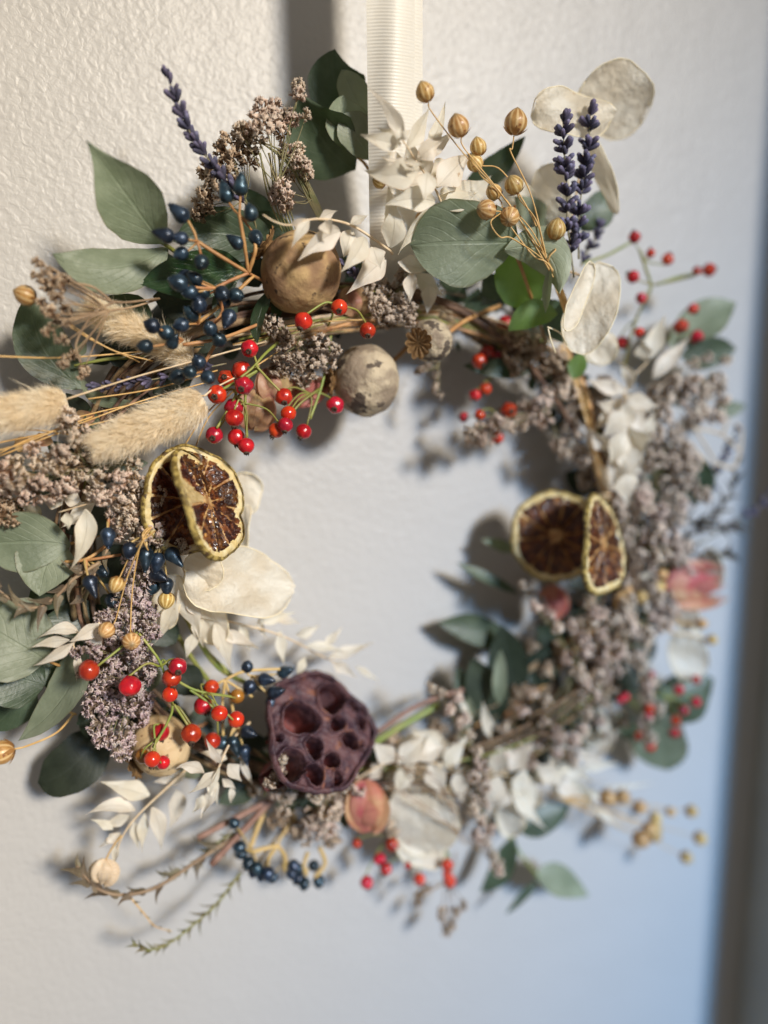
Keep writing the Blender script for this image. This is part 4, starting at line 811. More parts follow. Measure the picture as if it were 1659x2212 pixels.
flaxes('blurred yellow flax pods at the right rim beside the pink flower', [(1343, 1294, 17), (1384, 1290, 14), (1424, 1268, 13), (1430, 1241, 12), (1516, 1347, 11), (1538, 1382, 11), (1355, 1275, 12)], 4.0, (1330, 1340, 3.2))
flaxes('blurred golden flax pods fanning out at the lower right against the blue-white wall', [
    (1312, 1723, 18), (1345, 1721, 15), (1382, 1743, 14), (1415, 1767, 13), (1384, 1813, 18), (1413, 1804, 15), (1415, 1787, 13), (1402, 1790, 14), (1448, 1754, 10), (1493, 1752, 13), (1512, 1811, 14), (1482, 1852, 13)], 3.6, (1190, 1715, 3.4), rs=1.1)

# --- lavender
lavender('lavender spike leaning out at the top left above the blue berries', [(362, 166, 4.8), (388, 235), (410, 285), (440, 330), (475, 378), (505, 410), (540, 450)], 10, 5.0, L=29, n=7, spread=.85)
lavender('left spike of the sharp dark lavender pair at the top right', [(1216, 252), (1219, 330), (1224, 400), (1226, 480), (1240, 600)], 9, 7.6, L=27, n=10, spread=1.7)
lavender('right spike of the sharp dark lavender pair at the top right', [(1276, 234), (1270, 320), (1258, 400), (1250, 480), (1250, 560)], 9, 7.2, L=27, n=9, spread=1.6)
lavender('short blurred lavender tips under the pair beside the honesty discs', [(1294, 492), (1284, 520), (1262, 555), (1255, 575)], 4, 4.6, L=21, n=6, spread=.9)
lavender('dark lavender spike lying level between the bunny tails on the left', [(212, 834), (270, 828), (340, 818), (420, 800), (490, 785)], 9, 4.4, L=22, n=6, spread=.8)
lavender('short lavender tip peeping out right under the brown poppy head', [(745, 575), (765, 590), (780, 608)], 3, 4.8, L=20, n=6)
lavender('blurred lavender spike at the right rim beside the dark twig', [(1588, 935), (1570, 975), (1548, 1020), (1530, 1090)], 6, 2.8, L=17, n=6)
lavender('blurred lavender spike cut by the right edge of the picture', [(1665, 1062), (1640, 1095), (1610, 1110), (1590, 1130), (1500, 1180)], 5, 2.8, L=17, n=6)

# --- statice
statice('upright spray of dusty pink statice between lavender and ribbon at the top', (640, 560, 3.5), [
    (645, 188, 15), (643, 208, 15), (660, 250, 15), (566, 235, 20), (592, 236), (617, 256), (545, 270), (572, 275), (608, 285), (526, 290), (585, 262), (560, 300, 20), (630, 262, 16)], h=5.0, r=22, via=(600, 400, 5.0), spread=.6)
statice('darker brown statice behind the lavender at the top left', (560, 540, 3.2), [(484, 304, 18), (497, 330), (512, 350), (532, 320), (475, 325, 18), (455, 372), (470, 400), (445, 440), (432, 465, 18), (452, 425), (542, 345), (490, 360), (520, 300), (500, 390, 20)], m='stat_brown', h=4.2, r=22, via=(530, 430, 4.0))
statice('loose pinkish statice heads with bare green stalks left of the ribbon', (700, 480, 4.0), [(645, 330, 20), (655, 358, 18), (665, 378, 14), (628, 381), (612, 408), (622, 436), (604, 426), (640, 350, 18), (618, 330, 18)], h=4.6, r=20, via=(672, 430, 4.4), m='stat')
for k in range(7):
    stem('branch', [(690+3*k, 478, 4.2), (660-4*k, 420-12*k, 4.5), (628-14*k, 345-8*k, 4.8)], 1.6, MT['sstem'], bpy.data.objects['statice_spray.002'])
for k in range(6):
    stem('branch', [(640-6*k, 500, 3.8), (618-8*k, 420, 4.3), (600-10*k+12*(k % 2), 330, 4.7)], 1.9, MT['sstem'], bpy.data.objects['statice_spray'])
statice('brown dried statice spray fanning out at the far left above the bunny tails', (345, 645, 4.4), [(88, 570, 17), (85, 600, 17), (108, 590, 18), (105, 622, 20), (130, 615, 20), (140, 605, 18), (95, 655, 18), (110, 675, 20), (150, 672, 20), (110, 712, 18), (138, 735, 18), (140, 780, 20), (180, 800, 20), (162, 765, 14), (125, 645, 20), (150, 700, 15), (128, 690, 16)],
    m='stat_brown', sm='bstem', h=5.4, r=19, via=(235, 672, 5.4), sr=1.9, slim=True)
o = bpy.data.objects['statice_spray.003']
for pp in ([(345, 645, 4.6), (245, 652, 5.3), (170, 615, 5.4), (105, 575, 5.4)], [(250, 652, 5.3), (205, 675, 5.5), (165, 740, 5.5), (175, 785, 5.5)], [(240, 650, 5.3), (200, 620, 5.3), (150, 610, 5.3)], [(205, 678, 5.5), (150, 690, 5.5), (115, 680, 5.4)]): stem('branch', pp, 2.6, MT['bstem'], o, wob=.15)
statice('big mass of cream and brown statice at the left edge under the bunny tails', (300, 1010, 4.2), [(146, 905, 20), (156, 925, 20), (163, 958), (136, 975), (190, 950), (75, 972), (35, 1002), (58, 1022), (20, 1050), (85, 1040), (112, 1066), (146, 1050), (176, 1032), (68, 1072), (204, 1060), (218, 1072), (10, 1010), (130, 1010), (165, 1005), (100, 1000), (40, 1040), (190, 1000), (215, 1030)],
    h=5.2, r=23, via=(200, 1010, 4.8), m='stat')
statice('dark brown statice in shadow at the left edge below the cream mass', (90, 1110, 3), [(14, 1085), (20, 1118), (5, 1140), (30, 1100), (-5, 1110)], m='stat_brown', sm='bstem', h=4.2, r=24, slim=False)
statice('cream statice spilling left of the lime slices', (330, 1020, 4.0), [(289, 1008, 18), (262, 1036), (289, 1040), (252, 1073), (289, 1073), (316, 1060, 20), (345, 1064, 14), (336, 1085, 15), (258, 1107), (292, 1107), (306, 1120), (258, 1141), (292, 1155), (333, 1141), (340, 1162, 20), (395, 1180, 18), (385, 1170, 15), (270, 1090), (310, 1088, 20), (275, 1125), (315, 1150, 20), (355, 1160, 16)],
    h=5.4, r=23, via=(310, 1080, 4.4))
statice('mauve statice column running down left of the honesty disc', (330, 1180, 3.6), [(286, 1240), (306, 1237), (272, 1274), (306, 1274), (299, 1298), (265, 1291), (258, 1315), (238, 1339), (245, 1366), (258, 1386), (279, 1332), (292, 1359), (320, 1339, 18), (330, 1363, 18), (330, 1320, 16), (306, 1349), (318, 1255, 18), (285, 1215), (300, 1330), (225, 1330, 18), (290, 1400), (310, 1385, 20)],
    m='stat_mauve', h=5.0, r=22, via=(290, 1290, 4.2))
statice('small mauve statice sprig just under the white ruscus star at the left', (300, 1420, 4), [(170, 1407, 15), (190, 1400, 16), (211, 1407, 16), (205, 1420, 12)], m='stat_mauve', h=5.4, r=16)
statice('mauve statice mass behind the rosehips at the lower left', (330, 1370, 3.6), [(289, 1417), (245, 1434), (272, 1434), (306, 1427), (326, 1434, 20), (231, 1461), (252, 1468), (306, 1468), (323, 1451, 18), (204, 1495), (200, 1529), (231, 1519), (258, 1512), (313, 1509, 20), (279, 1526), (299, 1543), (238, 1546), (211, 1567), (272, 1567), (224, 1590), (252, 1604), (272, 1594), (265, 1624), (225, 1480), (255, 1490), (230, 1570), (275, 1610, 20), (240, 1600, 18), (290, 1490)],
    m='stat_mauve', h=4.6, r=22, via=(275, 1480, 4.0))
statice('grey soft statice tucked in the centre above the bunch of rosehips', (640, 690, 3.4), [(588, 700, 20), (616, 727), (609, 768), (636, 754), (656, 782), (680, 768), (690, 741), (656, 816), (600, 790, 20), (718, 754, 20), (629, 800), (704, 785), (640, 775), (672, 750), (670, 795)], m='stat_grey', h=4.6, r=22)
statice('brown-grey statice hanging under the ruscus right of the poppy heads', (900, 570, 4.2), [(806, 642, 20), (840, 625), (826, 659), (857, 649), (867, 666), (833, 680), (840, 693, 18), (881, 652), (799, 622, 18), (870, 600, 20), (885, 690, 16), (812, 665, 18), (860, 680, 18), (845, 655)], m='stat_grey', h=4.6, r=21)
statice('dark brown statice between the small poppy head and the honesty discs', (1150, 700, 3.4), [(1115, 725), (1135, 740), (1110, 760), (1145, 765), (1120, 785), (1205, 775), (1215, 790, 20), (1190, 765, 20), (1175, 790), (1160, 745, 20)], m='stat_brown', h=4.2, r=22)
statice('pinkish blurred statice spreading into the hole on the inner right', (1250, 850, 3), [(1210, 837), (1184, 854), (1167, 872), (1140, 881), (1175, 907), (1122, 916), (1070, 911), (1061, 929), (1030, 947), (1021, 929, 16), (1202, 960, 18), (1215, 977, 18), (1040, 920, 16), (1155, 900), (1095, 920, 16), (1225, 850), (1050, 950, 15), (1130, 900)],
    h=3.8, r=20, m='stat')
statice('sparse faint statice heads inside the top of the hole', (960, 760, 2.6), [(908, 802, 13), (942, 809, 12), (939, 836, 12), (949, 853, 12), (925, 790, 12)], m='stat_grey', h=3.0, r=13, slim=True)
statice('pale pink statice heads at the upper right rim beside the leaf tip', (1400, 900, 2.8), [(1497, 788, 16), (1527, 775, 14), (1567, 780, 14), (1457, 828), (1492, 832), (1527, 828), (1545, 824, 18), (1470, 863), (1501, 885), (1492, 903), (1545, 898, 18), (1558, 863, 16), (1422, 850), (1440, 860), (1515, 850), (1480, 845), (1520, 890), (1550, 845, 16)],
    h=3.8, r=21, m='stat')
statice('taupe blurred statice running down the right rim', (1380, 1150, 3), [(1448, 942), (1470, 973), (1448, 1004), (1470, 1026), (1488, 1004), (1435, 1048), (1505, 1070), (1430, 900), (1415, 940), (1460, 1050), (1490, 1040, 18), (1410, 1000), (1425, 975), (1400, 920), (1480, 990)], m='stat_grey', h=3.8, r=24)
statice('second taupe statice patch lower on the right rim left of the dark twig', (1370, 1260, 3), [(1387, 1079), (1448, 1083), (1422, 1110), (1404, 1136), (1395, 1167), (1470, 1092, 18), (1418, 1154), (1448, 1189), (1475, 1180, 18), (1460, 1120), (1430, 1130), (1440, 1160), (1395, 1100), (1380, 1200), (1400, 1215), (1425, 1200)], m='stat', h=3.8, r=22)
statice('long pink statice chain curving down through the lower right of the wreath', (1250, 1340, 3), [(1131, 1268, 16), (1153, 1285, 17), (1158, 1312, 17), (1189, 1329, 18), (1206, 1360, 20), (1233, 1356, 20), (1255, 1386, 20), (1263, 1408, 20), (1228, 1422, 20), (1246, 1444, 20), (1263, 1474, 20), (1281, 1492, 18), (1255, 1501, 18), (1263, 1536, 18), (1255, 1571, 18), (1237, 1593, 18), (1237, 1624, 18), (1175, 1554, 17), (1202, 1576, 18), (1211, 1593, 16), (1240, 1640, 16), (1170, 1300, 15), (1245, 1600, 16)],
    h=4.4, r=18, slim=True, m='stat', via=(1240, 1440, 3.6))
statice('pink statice chain hanging straight down beside the blurred honesty at the bottom', (1020, 1640, 3), [(933, 1488, 15), (955, 1501, 16), (986, 1510, 16), (973, 1536, 17), (995, 1567, 18), (1013, 1593, 18), (1026, 1624, 18), (1035, 1650, 20), (1021, 1668, 20), (1043, 1690, 20), (1026, 1716, 20), (1021, 1747, 20), (1057, 1787, 20), (1048, 1813, 18), (1061, 1844, 18), (1074, 1870, 17), (1045, 1730, 18), (1040, 1770, 18), (1005, 1555, 15), (1030, 1800, 18), (1010, 1700, 18)],
    h=4.4, r=18, slim=True, m='stat', via=(1020, 1640, 3.6))
statice('tan statice at the right rim above the small red berries', (1330, 1380, 3), [(1325, 1338), (1360, 1351), (1413, 1325), (1426, 1351), (1369, 1404), (1347, 1426), (1325, 1404), (1395, 1474, 18), (1395, 1501, 18), (1422, 1527, 18), (1391, 1562, 18), (1404, 1593, 17), (1390, 1380), (1345, 1375), (1410, 1290), (1300, 1390), (1440, 1320), (1380, 1430)], m='stat', h=3.6, r=22)
statice('pinkish statice under the lotus pod at the bottom', (720, 1640, 3), [(708, 1697), (736, 1693), (756, 1673, 18), (688, 1707), (715, 1727), (674, 1761), (702, 1754), (681, 1795, 18), (708, 1785), (661, 1812, 16), (730, 1734), (613, 1751, 18), (620, 1720, 18), (596, 1714, 16), (746, 1710, 18), (770, 1704, 18), (695, 1775), (722, 1750)], m='stat', h=4.0, r=20)
statice('few cream statice flowers lying over the lower left of the lotus pod', (570, 1720, 4.2), [(610, 1642, 14), (596, 1678, 17), (585, 1690, 14), (604, 1668, 14)], m='stat', h=5.4, r=15)
statice('brown-pink statice tip hanging lowest below the wreath', (985, 1840, 2.6), [(955, 1972, 16), (975, 1990, 16), (965, 2005, 14), (985, 1965, 15), (1000, 1950, 13), (910, 1930, 13), (925, 1915, 12), (905, 1945, 11)], m='stat_brown', sm='bstem', h=3.2, r=15, slim=True)

# ------------------------------------------------------------------ bunny tails: a furry head of thousands of hairs
def bunny(label, path, rad, h, stem_path, n=5200, L=26, group='bunny tail grasses in the wreath'):
    """path from the base of the head to its tip"""
    pts = px_path([(q[0], q[1], q[2] if len(q) > 2 else h) for q in path], 12); N = len(pts)
    t = empty('bunny_tail', pts[0], label, 'bunny tail', group)
    sc = mpp(pts[N//2]); T = np.gradient(pts, axis=0); T /= np.linalg.norm(T, axis=1)[:, None]
    prof = lambda q: math.sin(math.pi*min(1, max(0, .10+.86*q)))**.5*(1-.18*q)
    b = MB(); v = []
    core = lathe([(.02, 0)]*1+[(1, 0)]*1, 3)    # placeholder shape is replaced below
    k = 14; f = []
    Nn = nrm(np.cross(T[0], [0.1, .2, 1.0])); fr = []
    for i in range(N):
        Nn = nrm(Nn-T[i]*np.dot(Nn, T[i])); fr.append((Nn, np.cross(T[i], Nn)))
    for i in range(N):
        r = rad*1.18*sc*.60*prof(i/(N-1)) if 0 < i < N-1 else rad*sc*.08
        for j in range(k):
            a = 2*math.pi*j/k; v.append(pts[i]+(fr[i][0]*math.cos(a)+fr[i][1]*math.sin(a))*r)
    f = [(i*k+j, i*k+(j+1) % k, (i+1)*k+(j+1) % k, (i+1)*k+j) for i in range(N-1) for j in range(k)]
    b.add(v, f); b.build('seed_head', MT['fur'], t)
    # hairs, vectorised: four cross-sections, each a narrow strip
    q = rng.uniform(0, 1, n)**.95; an = rng.uniform(0, 2*math.pi, n); idx = q*(N-1); i0 = np.minimum(idx.astype(int), N-2); fr_ = (idx-i0)[:, None]
    C = pts[i0]*(1-fr_)+pts[i0+1]*fr_; TT = T[i0]; FX = np.array([x[0] for x in fr])[i0]; FY = np.array([x[1] for x in fr])[i0]
    R = FX*np.cos(an)[:, None]+FY*np.sin(an)[:, None]
    pr = np.array([prof(x) for x in q])[:, None]*rad*1.18*sc*.58
    clump = np.sin(an*5+q*14)[:, None]*.18
    ln = (L*1.15*sc*rng.uniform(.55, 1.15, n))[:, None]; jit = rng.normal(0, .22, (n, 3))
    d1 = R*.95+TT*(.70+clump)+jit; d1 /= np.linalg.norm(d1, axis=1)[:, None]
    d2 = R*.55+TT*(1.0)+jit*1.6; d2 /= np.linalg.norm(d2, axis=1)[:, None]
    long = rng.uniform(0, 1, n) > .985; ln[long] *= 2.2
    p0 = C+R*pr; p1 = p0+d1*ln*.4; p2 = p1+d2*ln*.35; p3 = p2+(d2+jit*.8)*ln*.3
    W = np.cross(d1, rng.normal(0, 1, (n, 3))); W /= np.linalg.norm(W, axis=1)[:, None]
    w0 = sc*.55
    vs = np.stack([p0-W*w0, p0+W*w0, p1-W*w0*.85, p1+W*w0*.85, p2-W*w0*.6, p2+W*w0*.6, p3], axis=1).reshape(-1, 3)
    fa = [(a, a+1, a+3, a+2) for a in range(0, 7*n, 7)]+[(a+2, a+3, a+5, a+4) for a in range(0, 7*n, 7)]+[(a+4, a+5, a+6) for a in range(0, 7*n, 7)]
    put('hairs', new_mesh('hairs', vs, fa), MT['fur'], t, kind='stuff')
    stem('stem', stem_path, 2.4, MT['rusc_stem'], t, r1=1.8)
bunny('bunny tail head half hidden behind the blue berries, pointing up left', [(412, 782), (370, 752), (300, 716), (235, 690), (192, 662)], 36, 4.3, [(418, 784, 4.3), (500, 758, 4.3), (590, 735, 4.0)], L=26)
bunny('bunny tail cut by the left edge of the picture, on a long straight pale stem', [(146, 868), (110, 875), (50, 888), (-20, 900), (-90, 915)], 44, 4.8, [(144, 862, 4.8), (290, 815, 4.8), (400, 785, 4.8), (575, 738, 4.2)], L=26, n=5600)
bunny('largest bunny tail lying above the lime slices, its base beside the rosehips', [(440, 862), (400, 885), (330, 918), (265, 945), (208, 968)], 47, 5.6, [(440, 856, 5.6), (470, 835, 5.4), (560, 790, 4.4)], L=28, n=7500)
t = empty('dried_grass', P(300, 880, 4.2), 'fine gold grass stems crossing between the bunny tails at the left', 'grass', 'dried grass stems')
for pp in ([(-40, 768, 4.6), (120, 773, 4.6), (255, 764, 4.6), (440, 745, 4.4)], [(150, 700, 4.8), (240, 755, 4.8), (330, 780, 4.6)], [(-20, 960, 4.4), (140, 925, 4.5), (300, 868, 4.4), (460, 822, 4.2)], [(-20, 990, 4.4), (60, 950, 4.5), (200, 900, 4.4)],
           [(0, 985, 4.6), (130, 935, 4.7), (250, 905, 4.7)], [(150, 905, 4.2), (300, 872, 4.2), (480, 850, 4)], [(-10, 930, 4.6), (90, 930, 4.6), (180, 945, 4.6)], [(190, 862, 4.4), (330, 840, 4.4), (470, 800, 4.2)], [(-10, 975, 4.8), (50, 958, 4.9), (120, 930, 4.8)],
           [(400, 960, 4.2), (440, 900, 4.4), (500, 840, 4.2)], [(415, 985, 4.0), (452, 900, 4.4), (520, 830, 4.2)], [(620, 705, 5), (700, 695, 5), (800, 690, 4.6)], [(455, 855, 4.8), (600, 760, 4.6)]):
    stem('stem', pp, 1.7, MT['flax_stem'], t)
t = empty('dried_petal', P(70, 950, 3.6), 'curled tan papery seed cases at the left edge under the bunny tails', 'seed case')
for c, r_, a in (((55, 960, 3.8), 24, 10), ((95, 945, 3.8), 20, 60), ((20, 1020, 4.2), 30, 0), ((185, 900, 3.4), 22, 20)):
    leaf(t, (c[0]-r_, c[1], c[2]), (c[0]+r_, c[1]+a*.2, c[2]+.2), r_*.7, 'papery', prof='round', cup=.7, wave=.2, name='petal')

# ------------------------------------------------------------------ dried lime slices
def lime(label, c, R_px, normal, roll=0.0, seed=1, nseg=10, pale=(), thick=.115, group='dried lime slices on wires'):
    p = P(*c); s = R_px*mpp(p); z = V(*normal); F3 = frame(z, roll=roll, s=s); t = empty('lime_slice', p, label, 'lime slice', group)
    NR, NT = 34, 200; r2 = random.Random(seed); cuts = [2*math.pi*(k+r2.uniform(-.16, .16))/nseg for k in range(nseg)]+[2*math.pi]; cuts[0] = 0
    def edge(a): return 1+.022*math.sin(3*a+seed)+.014*math.sin(7*a+seed*2)+.006*math.sin(17*a)
    def seg(a):
        a %= 2*math.pi
        for k in range(nseg):
            if cuts[k] <= a < cuts[k+1]: return k, min(a-cuts[k], cuts[k+1]-a)
        return nseg-1, 0
    def mask(r, a):
        k, da = seg(a); ri = .13+.02*math.sin(k*2+seed); ro = .885+.02*math.sin(5*a+seed)+.02*math.sin(k*3.1)
        dd = min((r-ri), (ro-r), da*r-.010-.006*math.sin(r*13+k)); wd = (cuts[k+1]-cuts[k])*r
        corner = min(1, dd/.05)
        return k, dd, corner
    grid = {}
    for side in (1, -1):
        v = []; lab = []
        for i in range(NR+1):
            r = (i/NR)**.9
            for j in range(NT):
                a = 2*math.pi*j/NT; e = edge(a); k, dd, cn = mask(r, a)
                z_ = thick*.5+.020*nz(r*6*math.cos(a)*2, r*6*math.sin(a)*2, seed)
                warp = .09*math.sin(2*a+seed)*r*r+.04*math.cos(a*3)*r*r
                if r > .9: z_ -= thick*.5*((r-.9)/.1)**2*.75
                if .15 < r < .80 and dd <= 0: z_ -= .035+.012*math.sin(r*20)
                if dd > 0:
                    z_ -= min(.055, dd*1.1); z_ += .022*nz(r*26+k*5, a*9*r*3, seed+k)+.016*nz(r*60, a*34*r, seed)
                v.append((r*e*math.cos(a), r*e*math.sin(a), side*z_+warp)); lab.append(k if dd > 0 else -1)
        groups = {}
        for i in range(NR):
            for j in range(NT):
                q = (i*NT+j, i*NT+(j+1) % NT, (i+1)*NT+(j+1) % NT, (i+1)*NT+j)
                if side < 0: q = q[::-1]
                ls = [lab[x] for x in q]; g = ls[0] if all(x == ls[0] for x in ls) else -1
                if g == -1 and ((i+.5)/NR)**.9 < .84: g = -2
                groups.setdefault(g, []).append(q)
        v = np.array(v)
        for g, fs in groups.items(): grid.setdefault(g, []).append((v, fs))
    def build(name, parts, m):
        b = MB()
        for v, fs in parts:
            used = sorted({i for q in fs for i in q}); mp_ = {a: n for n, a in enumerate(used)}
            b.add(v[used], [tuple(mp_[i] for i in q) for q in fs])
        me = b.mesh(name); put(name, me, MT[m], t, p, F3)
    build('pith', grid.pop(-1), 'pith')
    if -2 in grid: build('membrane', grid.pop(-2), 'membrane')
    for g in sorted(grid): build('pulp_segment', grid[g], 'pulp_pale' if g in pale else 'pulp')
    b = MB(); v = []; NP = 9
    for j in range(NT):
        a = 2*math.pi*j/NT; e = edge(a); warp = .09*math.sin(2*a+seed)+.04*math.cos(a*3)
        for i in range(NP):
            ph = math.pi*(i/(NP-1)-.5)*1.0; rr = .975+.050*math.cos(ph)+.006*nz(a*30, i, seed)
            v.append((rr*e*math.cos(a), rr*e*math.sin(a), warp+thick*.60*math.sin(ph)))
    fs = [(j*NP+i, ((j+1) % NT)*NP+i, ((j+1) % NT)*NP+i+1, j*NP+i+1) for j in range(NT) for i in range(NP-1)]
    b.add(v, fs); put('rind', b.mesh('rind'), MT['rind'], t, p, F3)
    return t
lime('rear dried lime slice of the left pair, its face in shadow behind the front one', (414, 1080, 5.0), 116, (.72, .05, .85), roll=.4, seed=3)
t = lime('front dried lime slice of the left pair with sunlit cream pith and thick green-brown rind', (445, 1086, 6.0), 124, (.92, -.40, .20), roll=1.1, seed=5, pale=(2,), thick=.11)
b = MB(); b.tube(px_path([(418, 968, 7), (434, 985, 7.3), (430, 1005, 7), (412, 1012, 6.6)], 8), .00028, None, 6); b.build('wire_loop', MT['wire'], t)
lime('round dried lime slice facing out on the right side of the wreath, blurred', (1201, 1158, 4.2), 97, (-.25, -.02, 1.0), roll=.2, seed=8, thick=.09)
lime('narrow dried lime slice seen nearly edge-on beside the round one on the right', (1300, 1175, 6.2), 106, (.70, -.08, .56), roll=.9, seed=11, thick=.10)

# ------------------------------------------------------------------ poppy heads
def poppy(label, c, R_px, axis, m, crown_r=.5, seed=1, ridges=12, squash=.92, stem_pts=None, group='dried poppy heads', dents=1.0, crown=True):
    p = P(*c); s = R_px*mpp(p); z = V(*axis); F3 = frame(z, s=s, roll=seed); t = empty('poppy_head', p, label, 'poppy head', group)
    def fn(a, q): return 1+dents*(.030*nz(a*2, q*6, seed)+.018*nz(a*5, q*13, seed+2))+.018*math.cos(ridges*a)*math.sin(math.pi*q), 0
    pr = sphere_prof(26, squash); pr = [(max(r, .10), zz) for r, zz in pr]
    v, f, uv = lathe(pr, 60, fn); put('pod', new_mesh('pod', v, f, uv), MT[m], t, p, F3)
    if crown:
        b = MB(); NR, NT = 9, ridges*10; vv = []
        for side in (1, -1):
            for i in range(NR+1):
                q = i/NR
                for j in range(NT):
                    a = 2*math.pi*j/NT; lob = .80+.20*abs(math.cos(ridges*a/2))**.7; rr = q*crown_r*lob*(1+.07*math.sin(3*a+seed))
                    zz = squash+.10+.10*q*q*math.sin(2*a+seed)*.6-.05*q+(.045*(math.cos(ridges*a)) if side > 0 else -.05)*min(1, q*3)*(1.2-q*.5)+.10*q**2
                    vv.append((rr*math.cos(a), rr*math.sin(a), zz))
        K = (NR+1)*NT; fs = []
        for sd, off in ((1, 0), (-1, K)):
            for i in range(NR):
                for j in range(NT):
                    q = (off+i*NT+j, off+i*NT+(j+1) % NT, off+(i+1)*NT+(j+1) % NT, off+(i+1)*NT+j); fs.append(q if sd > 0 else q[::-1])
        fs += [(NR*NT+j, K+NR*NT+j, K+NR*NT+(j+1) % NT, NR*NT+(j+1) % NT) for j in range(NT)]
        b.add(vv, fs)
        v2, f2, _ = lathe([(.22, squash-.12), (.20, squash+.06)], 16); b.add(v2, f2)
        put('crown', b.mesh('crown'), MT['crown'], t, p, F3)
    if stem_pts: stem('stem', stem_pts, 5, MT['ostem'], t)
    return t
poppy('biggest brown poppy head near the top centre with blotched leathery skin', (650, 590, 4.8), 88, (-1, -.75, .15), 'poppy', .46, seed=2, squash=.98, dents=1.9, stem_pts=[(700, 640, 4.4), (760, 690, 3.4)])
poppy('grey mottled poppy head out of focus below the biggest one over the wreath hole', (790, 822, 4.0), 76, (-1, .12, .35), 'poppy_grey', .40, seed=4, squash=.95, dents=1.6, stem_pts=[(840, 790, 3.6), (900, 730, 2.8)])
poppy('small poppy head showing its star-shaped crown to the viewer', (932, 736, 5.2), 46, (-.60, .26, .78), 'poppy_grey', .74, seed=6, ridges=11, squash=.96, dents=1.3, stem_pts=[(960, 725, 5), (1010, 690, 4.4), (1080, 660, 3.6)])
poppy('tan poppy head behind the rosehips at the lower left with a ragged brown crown', (348, 1610, 4.0), 66, (-1, .55, .1), 'poppy_tan', .62, seed=9, squash=.92, stem_pts=[(390, 1590, 3.6), (450, 1560, 3.0)])

# ------------------------------------------------------------------ lotus pod
def lotus(label, c, R_px, axis, roll, holes):
    p = P(*c); s = R_px*mpp(p); t = empty('lotus_pod', p, label, 'lotus pod')
    z = V(*axis); x0 = Rt-z*np.dot(Rt, z); x0 = nrm(x0); y0 = np.cross(z, x0)     # x right, y up in the picture
    F3 = np.stack([x0*s, y0*s, z*s], axis=1)
    n = 150; g = np.linspace(-1.02, 1.02, n)
    def outline(a): return 1+.055*math.sin(3*a+1)+.045*math.sin(5*a+.5)+.010*math.sin(11*a)
    H = [(x/116., -y/116., r*1.12/119.) for x, y, r in holes]
    v = []; lab = []
    for yy in g:
        for xx in g:
            r = math.hypot(xx, yy); a = math.atan2(yy, xx); o_ = outline(a); rn = r/o_
            k = .985/rn if rn > .985 else 1
            x, y = xx*k, yy*k; rn = min(rn, .985)
            z_ = .10*(1-rn*rn)-.06*max(0, (rn-.86)/.12)**2+.020*nz(x*9, y*9, 2)+.010*nz(x*24, y*24, 5); hid = -1
            for hi, (hx, hy, hr) in enumerate(H):
                ha = math.atan2(y-hy, x-hx); d = math.hypot(x-hx, (y-hy))/(hr*(1+.12*math.sin(2*ha+hi*1.7)+.08*math.sin(3*ha+hi*2)+.03*math.sin(7*ha+hi)))
                if d < 1:
                    e = min(1, (1-d)/.16); z_ -= .75*min(1, hr*4.5)*e*e*(3-2*e); hid = hi if d < .97 else hid
                elif d < 1.28: z_ += .08*math.sin(math.pi*(1.28-d)/.28)
            v.append((x, y, z_)); lab.append(hid)
    v = np.array(v); fs = {}
    for i in range(n-1):
        for j in range(n-1):
            q = (i*n+j, i*n+j+1, (i+1)*n+j+1, (i+1)*n+j)
            if all(math.hypot(v[x][0], v[x][1]) > .9 and math.hypot(g[x % n], g[x//n])/outline(math.atan2(g[x//n], g[x % n])) > 1.03 for x in q): continue
            ls = {lab[x] for x in q}; fs.setdefault(ls.pop() if len(ls) == 1 else -1, []).append(q)
    for k, ff in fs.items():
        used = sorted({i for q in ff for i in q}); mp_ = {a: m for m, a in enumerate(used)}
        put('face' if k < 0 else 'seed_cavity', new_mesh('lotus', v[used], [tuple(mp_[i] for i in q) for q in ff]), MT['lotus' if k < 0 else 'lotus_in'], t, p, F3)
    pr = [(.20, -1.25), (.34, -1.12), (.55, -.85), (.78, -.55), (.95, -.25), (1.03, -.10), (1.05, -.02), (1.02, .04), (.985, .045), (.965, .02)]
    def fn(a, q): return outline(a)*(1+.008*math.cos(26*a+q*3+2*math.sin(3*a))*(1-abs(q-.6))+.020*nz(a*4, q*8, 3)), .015*math.sin(13*a)*(q > .6)
    vv, f, uv = lathe(pr, 140, fn); f = f[:-2]; put('pod_wall', new_mesh('pod_wall', vv, f, uv), MT['lotus'], t, p, F3)
    return t
lotus('dark maroon lotus pod with open round seed holes at the bottom left of the wreath', (692, 1578, 5.0), 126, (.58, -.50, .78), 0,
      [(19, -67, 29), (-50, -12, 30), (72, -62, 12), (90, -27, 12), (30, -15, 15), (62, 14, 17), (-18, 40, 17), (-64, 82, 27), (22, 58, 15), (-12, 88, 17), (40, 88, 12), (94, 20, 9), (-92, 30, 8)])

